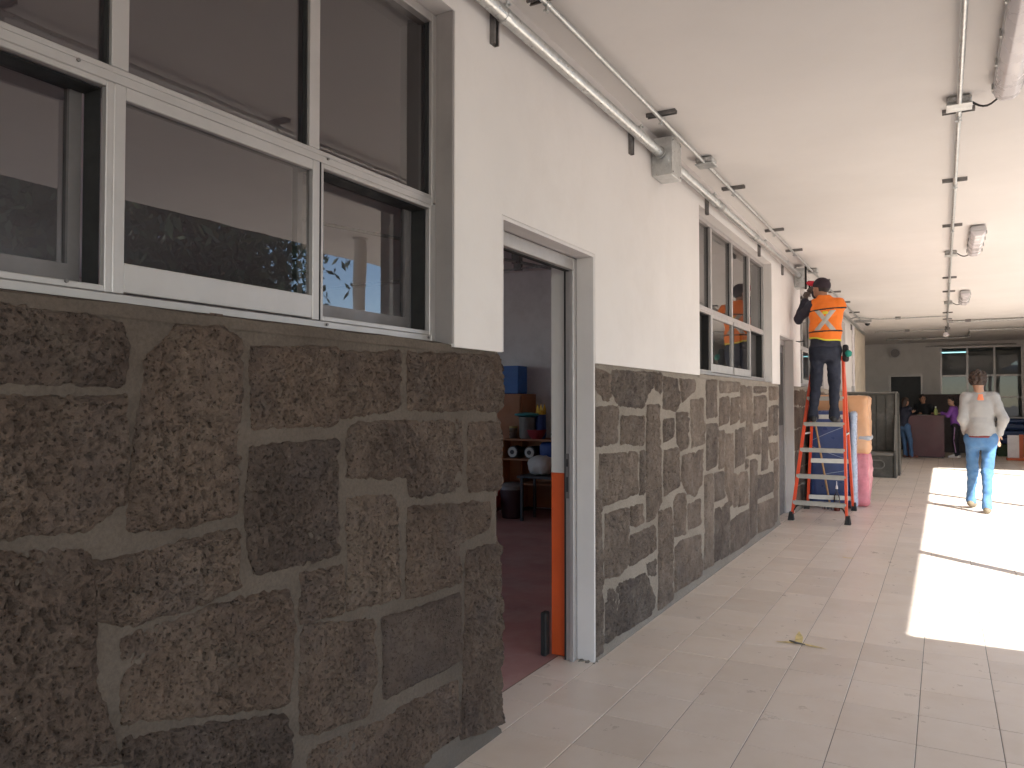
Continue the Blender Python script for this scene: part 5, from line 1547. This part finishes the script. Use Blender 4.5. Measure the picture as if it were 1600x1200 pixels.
# three youngsters round the counter
J = std_joints((.86, 21.78, 0), 1.53, -40, lean=.12)
J['hipL'] += Vector((-.10, 0, -.02)); J['hipR'] += Vector((-.10, 0, -.02)); J['kneeL'] += Vector((-.05, 0, 0)); J['kneeR'] += Vector((-.05, 0, 0))
for n in ('pelvis', 'waist', 'chest', 'neck', 'head', 'shL', 'shR', 'elL', 'elR', 'wrL', 'wrR'): J[n] += Vector((-.14, .0, -.02))
J['elR'] = Vector((.82, 21.80, 1.02)); J['wrR'] = Vector((.90, 21.93, 1.13)); J['elL'] = Vector((.70, 22.06, 1.02)); J['wrL'] = Vector((.86, 22.10, 1.14)); J['floorL'] = J['floorR'] = .001
g, body, hp = person((.86, 21.78, 0), 'girl in a navy hoodie and blue jeans leaning at the counter end', J, M_SKIN2, M_NAVYTOP, mat('mid_jeans', (.06, .12, .23), .85, var=.2), mat('brown_trainer', (.12, .04, .03), .7), h=.015, slim=.95, hand_dir={'L': (.8, .5, .2), 'R': (.8, .5, .2), 'up': (0, 0, -1)}, seed=21)
hd = hp[0]
hair_cap(g, hp, mat('dark_brown_hair', (.05, .028, .02), .6, var=.3, vscale=40), h=.012, long=[(hd - hp[1] * .05, hd - hp[1] * .10 - Vector((0, 0, .32)), .06, .03)])
J = std_joints((1.90, 22.34, 0), 1.52, 78, lean=.10)
J['face'] = Vector((-.62, -.78, -.05))
J['elL'] = Vector((1.72, 22.18, 1.06)); J['wrL'] = Vector((1.60, 22.26, 1.115)); J['elR'] = Vector((1.74, 22.48, 1.06)); J['wrR'] = Vector((1.60, 22.42, 1.115)); J['floorL'] = J['floorR'] = .001
pg, body, hp = person((1.90, 22.34, 0), 'girl in a purple jacket and black striped trousers with hands on the counter', J, M_SKIN2, mat('purple_jacket', (.22, .07, .36), .75, var=.2, vscale=5), mat('black_trousers', (.016, .014, .018), .8), mat('white_trainer', (.62, .6, .58), .6), h=.015, slim=.95, hem=.80, hand_dir={'L': (-1, .1, -.05), 'R': (-1, -.1, -.05), 'up': (0, 0, 1)}, curl=.3, seed=31)
hd, fa, up, rt, AX, k = hp
hair_cap(pg, hp, M_BLKHAIR, h=.012, face_cut=.03, long=[(hd - fa * .09 + up * .05, hd - fa * .17 - up * .08, .045, .03)])
pst = J
for n in 'LR':
    mm = MB(); side = 1 if n == 'L' else -1
    a = [J['hip' + n], J['knee' + n], J['ank' + n]]
    off = Vector((.0, -1.0, 0)) * (.083 * k if n == 'L' else 0)
    if n == 'L':
        mm.tube([a[0] + Vector((-.01, -.088 * k, -.02)), a[1] + Vector((-.01, -.060 * k, 0)), a[2] + Vector((-.01, -.045 * k, .06))], [.012, .011, .010], 6); mm.build('trouser_stripe', mat('lilac_stripe', (.42, .25, .45), .8), pg, smooth=True)
def face_marks(t, hp):
    hd, fa, up, rt, AX, k = hp
    for s in (-1, 1):
        e = Shape(.01); e.ell(hd + fa * .084 * k + rt * .031 * k * s + up * .012 * k, (.013 * k, .011 * k, .008 * k), AX); lo, hi = e.bounds(.006); grow('eye', M_BLKHAIR, t, e, lo, hi, .004)
    e = Shape(.01); e.ell(hd + fa * .082 * k - up * .058 * k, (.023 * k, .009 * k, .007 * k), AX); lo, hi = e.bounds(.006); grow('mouth', mat('lips', (.22, .06, .05), .5), t, e, lo, hi, .004)
face_marks(pg, hp)
J = std_joints((1.20, 22.95, 0), 1.60, 155, lean=.10)
J['face'] = Vector((.35, -.92, -.1))
J['elL'] = Vector((1.44, 22.86, 1.10)); J['wrL'] = Vector((1.40, 22.58, 1.115)); J['elR'] = Vector((.97, 22.80, 1.12)); J['wrR'] = Vector((1.10, 22.58, 1.115)); J['floorL'] = J['floorR'] = .001
sm, body, hp = person((1.20, 22.95, 0), 'dark-haired person in a black jacket standing behind the counter', J, M_SKIN, mat('black_jacket', (.014, .014, .016), .8, var=.2), MATS['black_trousers'], M_SHOE, h=.015, hand_dir={'L': (-.1, -1, 0), 'R': (.1, -1, 0), 'up': (0, 0, 1)}, curl=.3, seed=41)
hair_cap(sm, hp, M_BLKHAIR, h=.012, face_cut=.035, low=.06); face_marks(sm, hp)

# ------------------------------------------------------------------ trees and a house across the court (seen in the window glass)
M_LEAF = mat('pepper_tree_leaf', (0.055, 0.085, 0.030), 0.6, var=0.35, vscale=1.2, island=0.5)
M_BARK = mat('tree_bark', (0.13, 0.10, 0.075), 0.9, var=0.3, vscale=8, bump=0.5, bscale=20)
def make_tree(name, x, y, hgt, rad, label, seed, n=17000):
    r = random.Random(seed)
    t = thing(name, (x, y, -.14), label, 'tree', 'trees across the court')
    m = MB()
    lean = (r.uniform(-.4, .4), r.uniform(-.4, .4))
    trunk = [(x + lean[0] * k ** 2, y + lean[1] * k ** 2, -.16 + hgt * .55 * k) for k in (0, .2, .45, .7, 1)]
    m.tube(trunk, [.24, .19, .16, .13, .09], 9)
    top = Vector(trunk[-1]); cl = []
    for i in range(9):
        a = i * 2.4 + r.uniform(-.3, .3); st = Vector(trunk[2 + i % 3])
        e = Vector((x + math.cos(a) * rad * r.uniform(.45, .8), y + math.sin(a) * rad * r.uniform(.45, .8), hgt * r.uniform(.55, .92)))
        mid = (st + e) / 2 + Vector((0, 0, .35))
        m.tube([st, mid, e], [.075, .05, .02], 6)
        cl.append(e); cl.append((mid + e) / 2)
    m.build('trunk', M_BARK, t, smooth=True)
    for i in range(14):
        a = r.uniform(0, 6.28); q = rad * math.sqrt(r.uniform(0, 1)) * .9
        cl.append(Vector((x + math.cos(a) * q, y + math.sin(a) * q, hgt * r.uniform(.45, .95))))
    c = MB()
    for i in range(n):
        k = r.choice(cl)
        s = rad * .30
        p = k + Vector((r.gauss(0, s), r.gauss(0, s), r.gauss(0, s * .7)))
        if r.random() < .4: p.z -= r.uniform(0, hgt * .22)          # drooping sprays
        if p.z < hgt * .22: continue
        L = r.uniform(.20, .42); w = L * r.uniform(.25, .45)
        d = Vector((r.uniform(-1, 1), r.uniform(-1, 1), r.uniform(-1.6, .3))).normalized()
        u = d.cross(Vector((r.uniform(-1, 1), r.uniform(-1, 1), r.uniform(-1, 1)))).normalized()
        c.add([p, p + d * L * .5 + u * w * .5, p + d * L, p + d * L * .5 - u * w * .5], [(0, 1, 2, 3)])
    c.build('crown', M_LEAF, t, fixn=False)
    return t
make_tree('pepper_tree', 15.5, 8.6, 8.2, 3.5, 'broad dark pepper tree across the court beside the side canopy', 3)
make_tree('pepper_tree', 16.5, 13.6, 9.0, 3.6, 'tallest pepper tree across the court, between two lower ones', 5)
make_tree('pepper_tree', 21.0, 18.5, 7.8, 3.2, 'pepper tree across the court closest to the white house', 8, 7000)
make_tree('pepper_tree', 18.5, 3.0, 9.4, 4.2, 'pepper tree farthest from the white house', 11, 7000)
M_HOUSE = mat('house_paint', (0.72, 0.71, 0.69), 0.8, var=0.05)
hs = thing('white_house', (24, 30, -.14), 'low white house with small windows across the court', 'building')
m = MB(); m.box(20, 30, 24, 38, -.14, 4.6); m.build('wall', M_HOUSE, hs)
m = MB(); m.box(19.8, 30.2, 23.8, 38.2, 4.6, 4.85); m.build('roof', M_COLUMN, hs)
for y in (26, 29, 32, 35):
    m = MB(); m.box(19.96, 20.05, y, y + 1.4, 1.0, 2.4); m.build('window', M_SCREEN, hs)
